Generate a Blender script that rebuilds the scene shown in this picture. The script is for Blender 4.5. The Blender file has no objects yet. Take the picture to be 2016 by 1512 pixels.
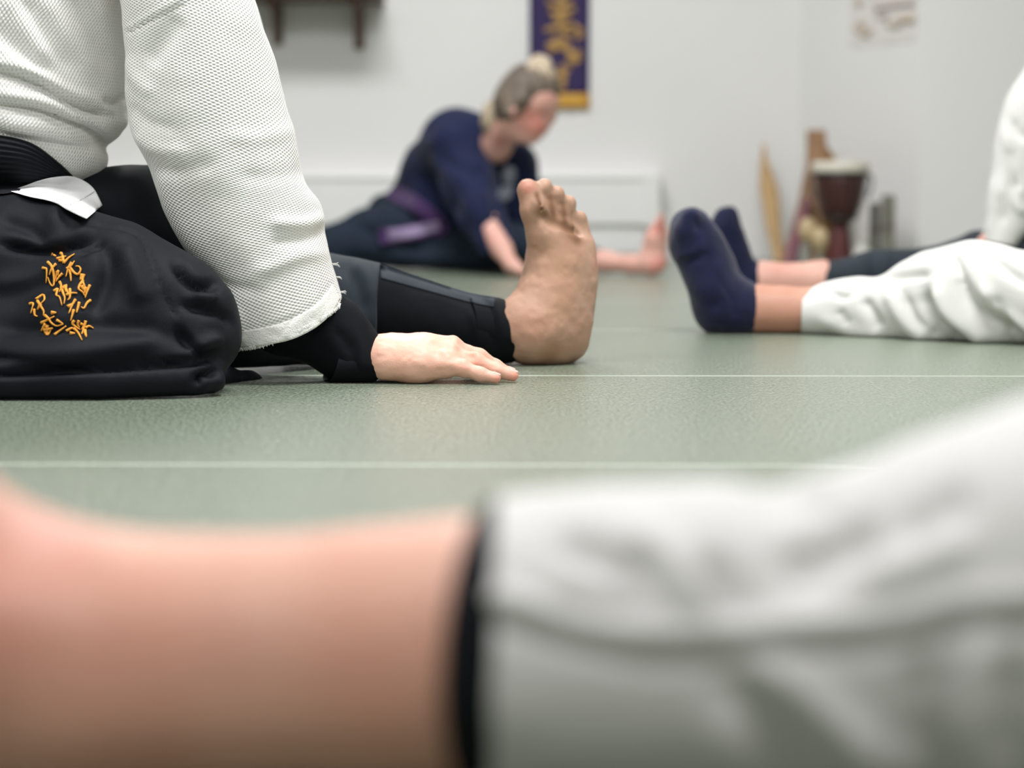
import bpy, math, random
import numpy as np
from mathutils import Vector, Matrix
from mathutils.bvhtree import BVHTree

random.seed(7); np.random.seed(7)
scene = bpy.context.scene
COL = scene.collection

# ------------------------------------------------------------------ camera
F = 4000.0                      # focal length in pixels of the 2016 px wide frame
CAMZ = 0.25
TH = math.atan((756 - 367) / F)  # downward pitch (horizon sits at row 367)
cam_d = bpy.data.cameras.new('camera')
cam = bpy.data.objects.new('camera', cam_d); COL.objects.link(cam)
cam.location = (0, 0, CAMZ); cam.rotation_euler = (math.pi / 2 - TH, 0, 0)
cam_d.sensor_width = 36; cam_d.lens = F / 2016 * 36
cam_d.clip_start = 0.02; cam_d.clip_end = 60
cam_d.dof.use_dof = True; cam_d.dof.focus_distance = 2.52; cam_d.dof.aperture_fstop = 2.9
scene.camera = cam

# ------------------------------------------------------------------ light and exposure
vs = scene.view_settings
vs.view_transform = 'Standard'; vs.look = 'None'; vs.gamma = 1.0; vs.use_curve_mapping = False
vs.exposure = 0.25
world = bpy.data.worlds.new('room_air'); scene.world = world; world.use_nodes = True
world.node_tree.nodes['Background'].inputs[0].default_value = (1, 1, 1, 1)
world.node_tree.nodes['Background'].inputs[1].default_value = 0.0
LAMP_POWER = 58.0
LAMP_COLOR = (0.99, 0.98, 1.0)
LAMPS = [(0.45, -0.25, 0.78, 'unseen ceiling panel placed behind the viewer as fill light'), (0.50, 2.3, 1.05, 'flat white ceiling panel light above the bare foot'),  # first panel: unseen, put behind the camera as front fill
         (-0.35, 4.9, 0.98, 'flat white ceiling panel light nearest the back wall'), (-1.75, 1.4, 0.72, 'unseen ceiling panel added on the left as fill light')]   # x, y, share of LAMP_POWER; last panel is an added, unseen left fill
CEIL = 2.6

# ------------------------------------------------------------------ pixel <-> world helpers (used to survey positions)
CT, ST = math.cos(TH), math.sin(TH)
def W(px, py, Y):
    u = (px - 1008) / F; v = (756 - py) / F
    t = Y / (CT + v * ST)
    return np.array([u * t, Y, CAMZ + t * (-ST + v * CT)])
def G(px, py, z=0.0):
    u = (px - 1008) / F; v = (756 - py) / F
    t = (z - CAMZ) / (-ST + v * CT)
    return np.array([u * t, t * (CT + v * ST), z])
def proj(co):
    d = co - np.array([0, 0, CAMZ])
    fw = d[:, 1] * CT - d[:, 2] * ST
    up = d[:, 1] * ST + d[:, 2] * CT
    return np.stack([1008 + F * d[:, 0] / fw, 756 - F * up / fw], 1)

# ------------------------------------------------------------------ materials
def mat(name, col, rough=0.7, noise=None, bump=None, sheen=0.0, spec=0.5, metal=0.0, sss=0.0, weave=None, emit=None, vein=None, tint=False):
    m = bpy.data.materials.new(name); m.use_nodes = True
    nt = m.node_tree; N = nt.nodes; L = nt.links
    b = N['Principled BSDF']
    b.inputs['Base Color'].default_value = (*col, 1); b.inputs['Roughness'].default_value = rough
    b.inputs['Metallic'].default_value = metal; b.inputs['Specular IOR Level'].default_value = spec
    if sheen:
        b.inputs['Sheen Weight'].default_value = sheen; b.inputs['Sheen Roughness'].default_value = 0.45
    if sss:
        b.inputs['Subsurface Weight'].default_value = sss
        b.inputs['Subsurface Radius'].default_value = (1.0, 0.35, 0.2); b.inputs['Subsurface Scale'].default_value = 0.006
    if emit:
        b.inputs['Emission Color'].default_value = (*emit[0], 1); b.inputs['Emission Strength'].default_value = emit[1]
    tc = N.new('ShaderNodeTexCoord')
    cur = None
    if noise:                       # (scale, colour2, low, high, stretch)
        mp = N.new('ShaderNodeMapping'); L.new(tc.outputs['Object'], mp.inputs[0])
        mp.inputs['Scale'].default_value = noise[4] if len(noise) > 4 else (1, 1, 1)
        n = N.new('ShaderNodeTexNoise'); n.inputs['Scale'].default_value = noise[0]; n.inputs['Detail'].default_value = 5
        L.new(mp.outputs[0], n.inputs['Vector'])
        r = N.new('ShaderNodeMapRange'); r.inputs[1].default_value = noise[2]; r.inputs[2].default_value = noise[3]
        L.new(n.outputs[0], r.inputs[0])
        mx = N.new('ShaderNodeMix'); mx.data_type = 'RGBA'
        mx.inputs[6].default_value = (*col, 1); mx.inputs[7].default_value = (*noise[1], 1)
        L.new(r.outputs[0], mx.inputs[0]); cur = mx.outputs[2]
    hgt = None
    if weave:                       # (period u, period v, depth, dark colour factor): rice-grain weave on the UV map (metres)
        uv = N.new('ShaderNodeUVMap'); sp = N.new('ShaderNodeSeparateXYZ'); L.new(uv.outputs[0], sp.inputs[0])
        def mth(op, a, bb):
            q = N.new('ShaderNodeMath'); q.operation = op
            for i, x in enumerate((a, bb)):
                if x is None: continue
                if isinstance(x, (int, float)): q.inputs[i].default_value = x
                else: L.new(x, q.inputs[i])
            return q.outputs[0]
        wob = N.new('ShaderNodeTexNoise'); wob.inputs['Scale'].default_value = 60; L.new(uv.outputs[0], wob.inputs['Vector'])
        wv = mth('MULTIPLY', wob.outputs[0], 2.2)
        su = mth('SINE', mth('ADD', mth('MULTIPLY', sp.outputs[0], 2 * math.pi / weave[0]), wv), None)
        sv = mth('SINE', mth('ADD', mth('MULTIPLY', sp.outputs[1], 2 * math.pi / weave[1]), wv), None)
        pr = mth('MULTIPLY', su, sv)
        hgt = mth('ADD', mth('MULTIPLY', pr, 0.5), 0.5)
        r2 = N.new('ShaderNodeMapRange'); r2.inputs[1].default_value = 0.0; r2.inputs[2].default_value = 0.45
        r2.inputs[3].default_value = weave[3]; r2.inputs[4].default_value = 1.0
        L.new(hgt, r2.inputs[0])
        mm = N.new('ShaderNodeMix'); mm.data_type = 'RGBA'; mm.blend_type = 'MULTIPLY'; mm.inputs[0].default_value = 1
        if cur is not None: L.new(cur, mm.inputs[6])
        else: mm.inputs[6].default_value = (*col, 1)
        L.new(r2.outputs[0], mm.inputs[7]); cur = mm.outputs[2]
    if tint:                        # painted-on stain, blush, light and shade attribute carried by the mesh
        at = N.new('ShaderNodeAttribute'); at.attribute_name = 'tint'
        mt = N.new('ShaderNodeMix'); mt.data_type = 'RGBA'; mt.blend_type = 'MULTIPLY'; mt.inputs[0].default_value = 1
        if cur is not None: L.new(cur, mt.inputs[6])
        else: mt.inputs[6].default_value = (*col, 1)
        L.new(at.outputs['Color'], mt.inputs[7]); cur = mt.outputs[2]
    if cur is not None: L.new(cur, b.inputs['Base Color'])
    if bump or hgt is not None:
        bp = N.new('ShaderNodeBump'); bp.inputs['Strength'].default_value = 1.0
        if hgt is not None:
            bp.inputs['Distance'].default_value = weave[2]; L.new(hgt, bp.inputs['Height'])
            if bump:
                bp2 = N.new('ShaderNodeBump'); L.new(bp.outputs[0], bp2.inputs['Normal'])
            else: bp2 = None
        else: bp2 = bp
        if bump:                    # (scale, distance, stretch)
            mp = N.new('ShaderNodeMapping'); L.new(tc.outputs['Object'], mp.inputs[0])
            mp.inputs['Scale'].default_value = bump[2] if len(bump) > 2 else (1, 1, 1)
            n = N.new('ShaderNodeTexNoise'); n.inputs['Scale'].default_value = bump[0]; n.inputs['Detail'].default_value = 4
            L.new(mp.outputs[0], n.inputs['Vector'])
            bp2.inputs['Distance'].default_value = bump[1]; L.new(n.outputs[0], bp2.inputs['Height'])
        L.new((bp2 or bp).outputs[0], b.inputs['Normal'])
    return m

M = {}
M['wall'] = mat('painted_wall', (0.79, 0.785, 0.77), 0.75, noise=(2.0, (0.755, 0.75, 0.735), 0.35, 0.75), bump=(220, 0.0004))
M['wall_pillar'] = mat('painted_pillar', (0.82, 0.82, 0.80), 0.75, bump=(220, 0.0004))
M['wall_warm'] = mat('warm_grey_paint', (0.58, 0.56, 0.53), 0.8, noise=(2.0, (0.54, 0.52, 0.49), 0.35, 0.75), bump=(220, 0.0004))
M['ceiling'] = mat('ceiling_paint', (0.74, 0.74, 0.72), 0.9, bump=(120, 0.001))
M['mat_top'] = mat('sage_vinyl', (0.100, 0.135, 0.092), 0.23, noise=(130, (0.300, 0.340, 0.265), 0.32, 0.70, (2.0, 1, 1)), bump=(130, 0.0032, (2.4, 1, 1)), spec=0.85)
M['mat_edge'] = mat('pale_mat_piping', (0.36, 0.40, 0.33), 0.6, bump=(300, 0.001))
M['subfloor'] = mat('subfloor_board', (0.12, 0.12, 0.10), 0.9)
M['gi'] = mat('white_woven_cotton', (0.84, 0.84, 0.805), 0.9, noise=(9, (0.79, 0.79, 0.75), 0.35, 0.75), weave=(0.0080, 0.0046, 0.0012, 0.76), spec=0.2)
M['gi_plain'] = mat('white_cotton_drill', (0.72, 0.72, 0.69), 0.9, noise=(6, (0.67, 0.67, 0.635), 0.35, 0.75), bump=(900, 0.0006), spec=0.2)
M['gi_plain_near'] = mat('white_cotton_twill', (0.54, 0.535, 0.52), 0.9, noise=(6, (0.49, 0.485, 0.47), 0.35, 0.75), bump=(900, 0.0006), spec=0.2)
M['tab'] = mat('white_lining_cotton', (0.80, 0.80, 0.80), 0.85, bump=(700, 0.0008), spec=0.2)
M['black'] = mat('black_hakama_cloth', (0.0026, 0.0038, 0.0068), 0.58, noise=(14, (0.0045, 0.0062, 0.0102), 0.35, 0.7), bump=(1400, 0.0004), sheen=0.006, spec=0.18)
M['black_rib'] = mat('black_ribbed_cloth', (0.004, 0.005, 0.008), 0.7, sheen=0.02, spec=0.2, bump=(1200, 0.0003))
M['black_knit'] = mat('black_knit', (0.0032, 0.0040, 0.006), 0.72, bump=(1600, 0.0004), sheen=0.006, spec=0.13)
M['slate_knit'] = mat('charcoal_blue_cloth', (0.013, 0.020, 0.028), 0.75, bump=(1200, 0.0004), sheen=0.10, spec=0.25, noise=(12, (0.016, 0.025, 0.034), 0.35, 0.7))
M['skin'] = mat('skin', (0.68, 0.43, 0.325), 0.48, noise=(30, (0.63, 0.365, 0.27), 0.4, 0.75), bump=(420, 0.0003), sss=0.12, spec=0.4, tint=True)
M['skin_near'] = mat('skin_flushed', (0.54, 0.305, 0.225), 0.5, noise=(14, (0.49, 0.25, 0.18), 0.4, 0.75), bump=(200, 0.0006), sss=0.12, spec=0.35, tint=True)
M['skin_far'] = mat('skin_rosy', (0.66, 0.38, 0.31), 0.5, noise=(20, (0.60, 0.315, 0.26), 0.4, 0.75), bump=(200, 0.0006), sss=0.1, spec=0.35, tint=True)
M['navy'] = mat('navy_jacket_cotton', (0.0065, 0.010, 0.038), 0.85, noise=(10, (0.010, 0.015, 0.050), 0.35, 0.7), bump=(500, 0.0008), sheen=0.06, spec=0.2)
M['navy_dark'] = mat('blue_black_hakama', (0.008, 0.014, 0.026), 0.8, noise=(9, (0.012, 0.022, 0.038), 0.35, 0.7), bump=(500, 0.0006), sheen=0.05, spec=0.2)
M['sock'] = mat('navy_sock_knit', (0.008, 0.010, 0.036), 0.9, noise=(30, (0.013, 0.015, 0.052), 0.35, 0.7), bump=(420, 0.0018), sheen=0.24, spec=0.2)
M['sock_far'] = mat('dark_navy_sock_knit', (0.008, 0.010, 0.034), 0.9, noise=(30, (0.012, 0.014, 0.046), 0.35, 0.7), bump=(420, 0.0018), sheen=0.10, spec=0.2)
M['purple_belt'] = mat('purple_belt_cloth', (0.058, 0.018, 0.105), 0.8, bump=(500, 0.0008), sheen=0.2)
M['lavender'] = mat('lavender_belt_stripe', (0.30, 0.23, 0.38), 0.75, bump=(400, 0.001))
M['patch'] = mat('grey_emblem_thread', (0.26, 0.28, 0.33), 0.7, bump=(500, 0.001))
M['hair'] = mat('ash_brown_hair', (0.085, 0.062, 0.045), 0.55, noise=(30, (0.22, 0.175, 0.135), 0.4, 0.7, (1, 1, 0.25)), bump=(160, 0.004, (1, 1, 0.2)))
M['hair_light'] = mat('pale_blond_hair', (0.50, 0.41, 0.29), 0.55, noise=(60, (0.36, 0.28, 0.19), 0.4, 0.7, (1, 1, 0.25)), bump=(160, 0.004, (1, 1, 0.2)))
M['purple'] = mat('purple_banner_silk', (0.022, 0.009, 0.075), 0.7, bump=(300, 0.0006), sheen=0.1)
M['gold'] = mat('gold_brocade', (0.62, 0.34, 0.045), 0.6, noise=(40, (0.50, 0.25, 0.03), 0.4, 0.7), bump=(300, 0.0008))
M['gold_ink'] = mat('gold_brush_ink', (0.42, 0.25, 0.075), 0.6, noise=(40, (0.32, 0.18, 0.05), 0.4, 0.7))
M['thread'] = mat('gold_embroidery_thread', (0.93, 0.43, 0.05), 0.5, noise=(500, (0.72, 0.28, 0.025), 0.4, 0.7), bump=(2500, 0.0006, (1, 1, 1)), spec=0.5)
M['shelf_wood'] = mat('dark_stained_wood', (0.105, 0.050, 0.022), 0.55, noise=(12, (0.065, 0.030, 0.014), 0.35, 0.7, (6, 6, 0.7)), bump=(60, 0.001, (6, 6, 0.7)))
M['tan_wood'] = mat('tan_wood', (0.50, 0.335, 0.155), 0.6, noise=(12, (0.40, 0.25, 0.11), 0.35, 0.7, (6, 6, 0.7)), bump=(60, 0.001, (6, 6, 0.7)))
M['brown_wood'] = mat('brown_wood', (0.33, 0.185, 0.09), 0.6, noise=(12, (0.24, 0.125, 0.06), 0.35, 0.7, (6, 6, 0.7)), bump=(60, 0.001, (6, 6, 0.7)))
M['orange_wood'] = mat('honey_wood', (0.48, 0.26, 0.08), 0.6, noise=(12, (0.38, 0.19, 0.06), 0.35, 0.7, (6, 6, 0.7)))
M['mauve'] = mat('mauve_lacquer', (0.20, 0.075, 0.10), 0.5, noise=(20, (0.14, 0.05, 0.055), 0.4, 0.7))
M['drum_wood'] = mat('oxblood_drum_wood', (0.062, 0.014, 0.012), 0.4, noise=(14, (0.040, 0.010, 0.009), 0.35, 0.7, (4, 4, 0.6)), bump=(40, 0.001, (4, 4, 0.6)))
M['drum_foot'] = mat('red_drum_wood', (0.11, 0.022, 0.020), 0.45, noise=(14, (0.075, 0.016, 0.014), 0.35, 0.7, (4, 4, 0.6)))
M['hide'] = mat('cream_drum_hide', (0.70, 0.67, 0.58), 0.7, noise=(25, (0.62, 0.58, 0.49), 0.4, 0.7), bump=(150, 0.0006))
M['drum_ring'] = mat('dark_metal_ring', (0.06, 0.06, 0.055), 0.45, metal=0.6, noise=(30, (0.09, 0.09, 0.08), 0.4, 0.7))
M['rope'] = mat('grey_drum_rope', (0.16, 0.14, 0.12), 0.9, bump=(400, 0.002))
M['gourd'] = mat('pale_gourd_skin', (0.52, 0.40, 0.23), 0.55, noise=(25, (0.42, 0.31, 0.17), 0.4, 0.7))
M['olive_cloth'] = mat('grey_green_canvas', (0.25, 0.245, 0.20), 0.9, noise=(20, (0.20, 0.195, 0.16), 0.4, 0.7), bump=(300, 0.0015))
M['pale_ceramic'] = mat('pale_ceramic', (0.58, 0.57, 0.52), 0.5, noise=(20, (0.52, 0.51, 0.46), 0.4, 0.7))
M['paper'] = mat('poster_paper', (0.74, 0.71, 0.68), 0.8, noise=(10, (0.70, 0.67, 0.64), 0.4, 0.7))
M['paper_ink'] = mat('faded_tan_ink', (0.66, 0.57, 0.47), 0.8, noise=(30, (0.62, 0.53, 0.43), 0.4, 0.7))
M['paper_ink2'] = mat('pale_rose_ink', (0.70, 0.63, 0.60), 0.8, noise=(30, (0.68, 0.61, 0.58), 0.4, 0.7))
M['heater'] = mat('white_enamel', (0.84, 0.84, 0.82), 0.4, bump=(90, 0.0003))
M['heater_slot'] = mat('heater_grey_metal', (0.50, 0.50, 0.48), 0.6, noise=(40, (0.45, 0.45, 0.43), 0.4, 0.7))  # mid-grey metal of the fin core and valve
M['lamp_frame'] = mat('white_lamp_steel', (0.85, 0.85, 0.85), 0.4, bump=(90, 0.0002))
M['lamp_glow'] = mat('lamp_diffuser', (0.9, 0.9, 0.9), 0.5, emit=(LAMP_COLOR, 3.0), noise=(50, (0.88, 0.88, 0.88), 0.4, 0.6))
M['gi_tape'] = mat('white_cuff_tape', (0.84, 0.84, 0.80), 0.9, noise=(60, (0.74, 0.74, 0.69), 0.35, 0.7), bump=(500, 0.0012), spec=0.2)
M['stitch'] = mat('grey_stitching', (0.50, 0.50, 0.50), 0.9, bump=(900, 0.0005))
M['nail'] = mat('fingernail', (0.72, 0.47, 0.40), 0.3, noise=(60, (0.68, 0.43, 0.36), 0.4, 0.6))

# ------------------------------------------------------------------ scene-graph helpers
ORG = {}
def tagit(o, label=None, cat=None, group=None, kind=None):
    if label: o['label'] = label
    if cat: o['category'] = cat
    if group: o['group'] = group
    if kind: o['kind'] = kind
    return o
def thing(name, label, cat, loc, group=None):
    o = bpy.data.objects.new(name, None); COL.objects.link(o); o.location = tuple(loc)
    o.empty_display_size = 0.05
    ORG[o.name] = np.array(loc, float)
    return tagit(o, label, cat, group)
def link(name, verts, faces, material, parent=None, smooth=True, uvs=None, tint=None, mats=None, midx=None, loc=None):
    """verts in world metres; become local to the parent's origin (or to loc for a top-level mesh)"""
    org = ORG[parent.name] if parent is not None else np.array(loc if loc is not None else (0, 0, 0), float)
    v = np.asarray(verts, float) - org
    me = bpy.data.meshes.new(name)
    me.from_pydata(v.tolist(), [], [list(map(int, f)) for f in faces])
    if uvs is not None:
        ul = me.uv_layers.new(name='UVMap')
        ul.data.foreach_set('uv', np.asarray(uvs, np.float32).ravel())
    if tint is not None:
        ca = me.color_attributes.new('tint', 'FLOAT_COLOR', 'POINT')
        c4 = np.ones((len(v), 4), np.float32); c4[:, :3] = tint
        ca.data.foreach_set('color', c4.ravel())
    for mm in (mats or [material]): me.materials.append(mm)
    if midx is not None: me.polygons.foreach_set('material_index', np.asarray(midx, np.int32))
    me.polygons.foreach_set('use_smooth', np.full(len(me.polygons), smooth))
    me.update()
    o = bpy.data.objects.new(name, me); COL.objects.link(o)
    if parent is not None:
        o.parent = parent; ORG[o.name] = org
    else:
        o.location = tuple(org); ORG[o.name] = org
    return o

# ------------------------------------------------------------------ noise, folds, meshing
def vnoise(p, seed=0):
    pi = np.floor(p).astype(np.int64); pf = p - pi
    pf = pf * pf * (3 - 2 * pf)
    def h(i, j, k):
        x = (i * 73856093) ^ (j * 19349663) ^ (k * 83492791) ^ (seed * 2654435761)
        x = (x ^ (x >> 13)) * 1274126177
        return ((x ^ (x >> 16)) & 0xffff) / 32767.5 - 1
    r = 0
    for a in (0, 1):
        for b in (0, 1):
            for c in (0, 1):
                w = (pf[:, 0] if a else 1 - pf[:, 0]) * (pf[:, 1] if b else 1 - pf[:, 1]) * (pf[:, 2] if c else 1 - pf[:, 2])
                r = r + w * h(pi[:, 0] + a, pi[:, 1] + b, pi[:, 2] + c)
    return r
def vnormals(v, faces):
    n = np.zeros_like(v)
    f4 = np.array([f for f in faces if len(f) == 4], int).reshape(-1, 4)
    f3 = np.array([f for f in faces if len(f) == 3], int).reshape(-1, 3)
    for f in (f4, f3):
        if len(f) == 0: continue
        fn = np.cross(v[f[:, 1]] - v[f[:, 0]], v[f[:, 2]] - v[f[:, 0]])
        if f.shape[1] == 4:
            fn = np.cross(v[f[:, 2]] - v[f[:, 0]], v[f[:, 3]] - v[f[:, 1]])
        for c in range(f.shape[1]): np.add.at(n, f[:, c], fn)
    return n / (np.linalg.norm(n, axis=1, keepdims=True) + 1e-12)
def seg_dist(P, pts):
    """distance, signed distance and arc parameter of 2D points P to a polyline"""
    pts = np.asarray(pts, float)
    best = np.full(len(P), 1e9); sgn = np.zeros(len(P)); par = np.zeros(len(P))
    ln = np.linalg.norm(np.diff(pts, axis=0), axis=1); cum = np.concatenate([[0], np.cumsum(ln)]); tot = cum[-1]
    for i in range(len(pts) - 1):
        a, b = pts[i], pts[i + 1]; ab = b - a
        t = np.clip(((P - a) @ ab) / (ab @ ab + 1e-9), 0, 1)
        q = P - a - t[:, None] * ab
        d = np.linalg.norm(q, axis=1)
        s = np.sign(ab[0] * q[:, 1] - ab[1] * q[:, 0])
        m = d < best
        best[m] = d[m]; sgn[m] = s[m]; par[m] = ((cum[i] + t * ln[i]) / tot)[m]
    return best, best * sgn, par
def smooth_poly(pts, n=10):
    p = np.asarray(pts, float)
    if len(p) < 3: return p
    out = []
    e = np.vstack([2 * p[0] - p[1], p, 2 * p[-1] - p[-2]])
    for i in range(1, len(e) - 2):
        for t in np.linspace(0, 1, n, endpoint=False):
            a, b, c, d = e[i - 1], e[i], e[i + 1], e[i + 2]
            out.append(0.5 * (2 * b + (c - a) * t + (2 * a - 5 * b + 4 * c - d) * t * t + (3 * b - a - 3 * c + d) * t ** 3))
    out.append(p[-1]); return np.array(out)
def folds_apply(v, faces, folds):
    """relief on the visible side. fold = (polyline, height m, width px, kind) kind r: ridge (neg = groove), s: step"""
    if not folds: return v
    n = vnormals(v, faces)
    P = proj(v); view = np.array([0, 0, CAMZ]) - v; view /= np.linalg.norm(view, axis=1, keepdims=True)
    facing = np.clip((n * view).sum(1) * 2.0 + 0.3, 0, 1)
    d = np.zeros(len(v))
    for fo in folds:
        pts, amp, wd = fo[0], fo[1], fo[2]; kind = fo[3] if len(fo) > 3 else 'r'
        D, S, T = seg_dist(P, smooth_poly(pts, 5))
        fade = np.clip(np.minimum(T, 1 - T) * 5 + (0.25 if kind != 'e' else 1), 0, 1)
        if kind == 's': g = np.tanh(S / (0.35 * wd)) * np.exp(-(S / (1.6 * wd)) ** 2)
        else: g = np.exp(-(D / wd) ** 2)
        d += amp * g * fade
    return v + n * (d * facing)[:, None]
def wrinkle(v, faces, amp, scale, seed=0, stretch=(1, 1, 1)):
    n = vnormals(v, faces); p = v * np.array(stretch) * scale
    d = vnoise(p, seed) + 0.5 * vnoise(p * 2.1, seed + 1)
    return v + n * (d * amp)[:, None]
def floor_clamp(v, z=0.0015):
    v = v.copy(); lo = v[:, 2] < z
    v[lo, 2] = z; return v

def hermite(keys, tt, q):
    keys = np.asarray(keys, float); tt = np.asarray(tt, float)
    tan = np.zeros_like(keys)
    for i in range(len(keys)):
        if i == 0: tan[i] = (keys[1] - keys[0]) / (tt[1] - tt[0])
        elif i == len(keys) - 1: tan[i] = (keys[-1] - keys[-2]) / (tt[-1] - tt[-2])
        else: tan[i] = (keys[i + 1] - keys[i - 1]) / (tt[i + 1] - tt[i - 1])
    idx = np.clip(np.searchsorted(tt, q, side='right') - 1, 0, len(tt) - 2)
    h = (tt[idx + 1] - tt[idx]); s = (q - tt[idx]) / h
    s, h = s[:, None], h[:, None]
    return ((2 * s**3 - 3 * s**2 + 1) * keys[idx] + (s**3 - 2 * s**2 + s) * h * tan[idx]
            + (-2 * s**3 + 3 * s**2) * keys[idx + 1] + (s**3 - s**2) * h * tan[idx + 1])

def loft(secs, n=64, step=0.006, cap0='flat', cap1='flat', swap=False):
    """tube through cross-sections. section = (Lx,Ly,Rx,Ry,Y,T,{opts}): the two silhouette pixels surveyed at depth Y
    and the half thickness T in metres; opts pw (superellipse power), bx/bz (tilt of the thickness axis), dL/dR depth offsets"""
    K = []
    for s in secs:
        o = s[6] if len(s) > 6 else {}
        L = W(s[0], s[1], s[4] + o.get('dL', 0)); R = W(s[2], s[3], s[4] + o.get('dR', 0))
        K.append(np.concatenate([(L + R) / 2, (R - L) / 2, [o.get('bx', 0), s[5], o.get('bz', 0)], [o.get('pw', 2.0)]]))
    K = np.array(K)
    dd = np.linalg.norm(np.diff(K[:, :3], axis=0), axis=1) + 0.5 * np.linalg.norm(np.diff(K[:, 3:6], axis=0), axis=1)
    tt = np.concatenate([[0], np.cumsum(dd)])
    m = max(6, int(tt[-1] / step))
    q = np.linspace(0, tt[-1], m)
    k = hermite(K, tt, q)
    ang = np.pi / 2 + np.arange(n) / n * 2 * np.pi          # seam on the far side
    rings = []; us = []
    def ring(kk, sc=1.0, off=None):
        e = 2.0 / kk[9]
        c = np.sign(np.cos(ang)) * np.abs(np.cos(ang)) ** e; s = np.sign(np.sin(ang)) * np.abs(np.sin(ang)) ** e
        p = kk[:3] + sc * (c[:, None] * kk[3:6] + s[:, None] * kk[6:9])
        return p if off is None else p + off
    def endrings(kk, dirv, mode):
        out = []
        if mode == 'round':
            rad = min(np.linalg.norm(kk[3:6]), np.linalg.norm(kk[6:9]))
            for a in (0.35, 0.7, 1.0, 1.25, 1.45): out.append((ring(kk, math.cos(a), dirv * rad * math.sin(a)), rad * math.sin(a)))
        elif mode == 'lip':                                  # turned-in hem: wall thickness and an inner face
            for sc, of in ((0.995, 0.0012), (0.975, 0.002), (0.955, 0.0008), (0.945, -0.004), (0.94, -0.03), (0.93, -0.06)):
                out.append((ring(kk, sc, dirv * of), of))
        return out
    d0 = k[0, :3] - k[1, :3]; d0 /= np.linalg.norm(d0); d1 = k[-1, :3] - k[-2, :3]; d1 /= np.linalg.norm(d1)
    pre = endrings(k[0], d0, cap0)[::-1]; post = endrings(k[-1], d1, cap1)
    for p, o in pre: rings.append(p); us.append(-o)
    for i in range(m): rings.append(ring(k[i])); us.append(q[i])
    for p, o in post: rings.append(p); us.append(q[-1] + o)
    v = np.concatenate(rings); nr = len(rings)
    circ = 2 * np.pi * np.sqrt(0.5 * (np.mean((K[:, 3:6] ** 2).sum(1)) + np.mean((K[:, 6:9] ** 2).sum(1))))
    faces = []; uvs = []
    for r in range(nr - 1):
        for i in range(n):
            j = (i + 1) % n
            faces.append((r * n + i, (r + 1) * n + i, (r + 1) * n + j, r * n + j))
            a, b = i / n * circ, (i + 1) / n * circ
            q4 = [(a, us[r]), (a, us[r + 1]), (b, us[r + 1]), (b, us[r])]
            if swap: q4 = [(y, x) for x, y in q4]
            uvs += q4
    v = list(v)
    if cap0 in ('flat', 'round'):
        c = len(v); v.append(rings[0].mean(0))
        for i in range(n): faces.append((i, (i + 1) % n, c)); uvs += [(0, 0)] * 3
    if cap1 in ('flat', 'round'):
        c = len(v); v.append(rings[-1].mean(0)); b = (nr - 1) * n
        for i in range(n): faces.append((b + (i + 1) % n, b + i, c)); uvs += [(0, 0)] * 3
    v = np.array(v)
    # make sure the faces look outwards
    nn = vnormals(v, faces); mid = (len(pre) + m // 2) * n
    if (nn[mid:mid + n] * (v[mid:mid + n] - k[m // 2, :3])).sum() < 0:
        faces = [tuple(reversed(f)) for f in faces]
        # uvs follow their corners
        out = []; i = 0
        for f in faces:
            out += uvs[i:i + len(f)][::-1]; i += len(f)
        uvs = out
    return v, faces, uvs

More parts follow.
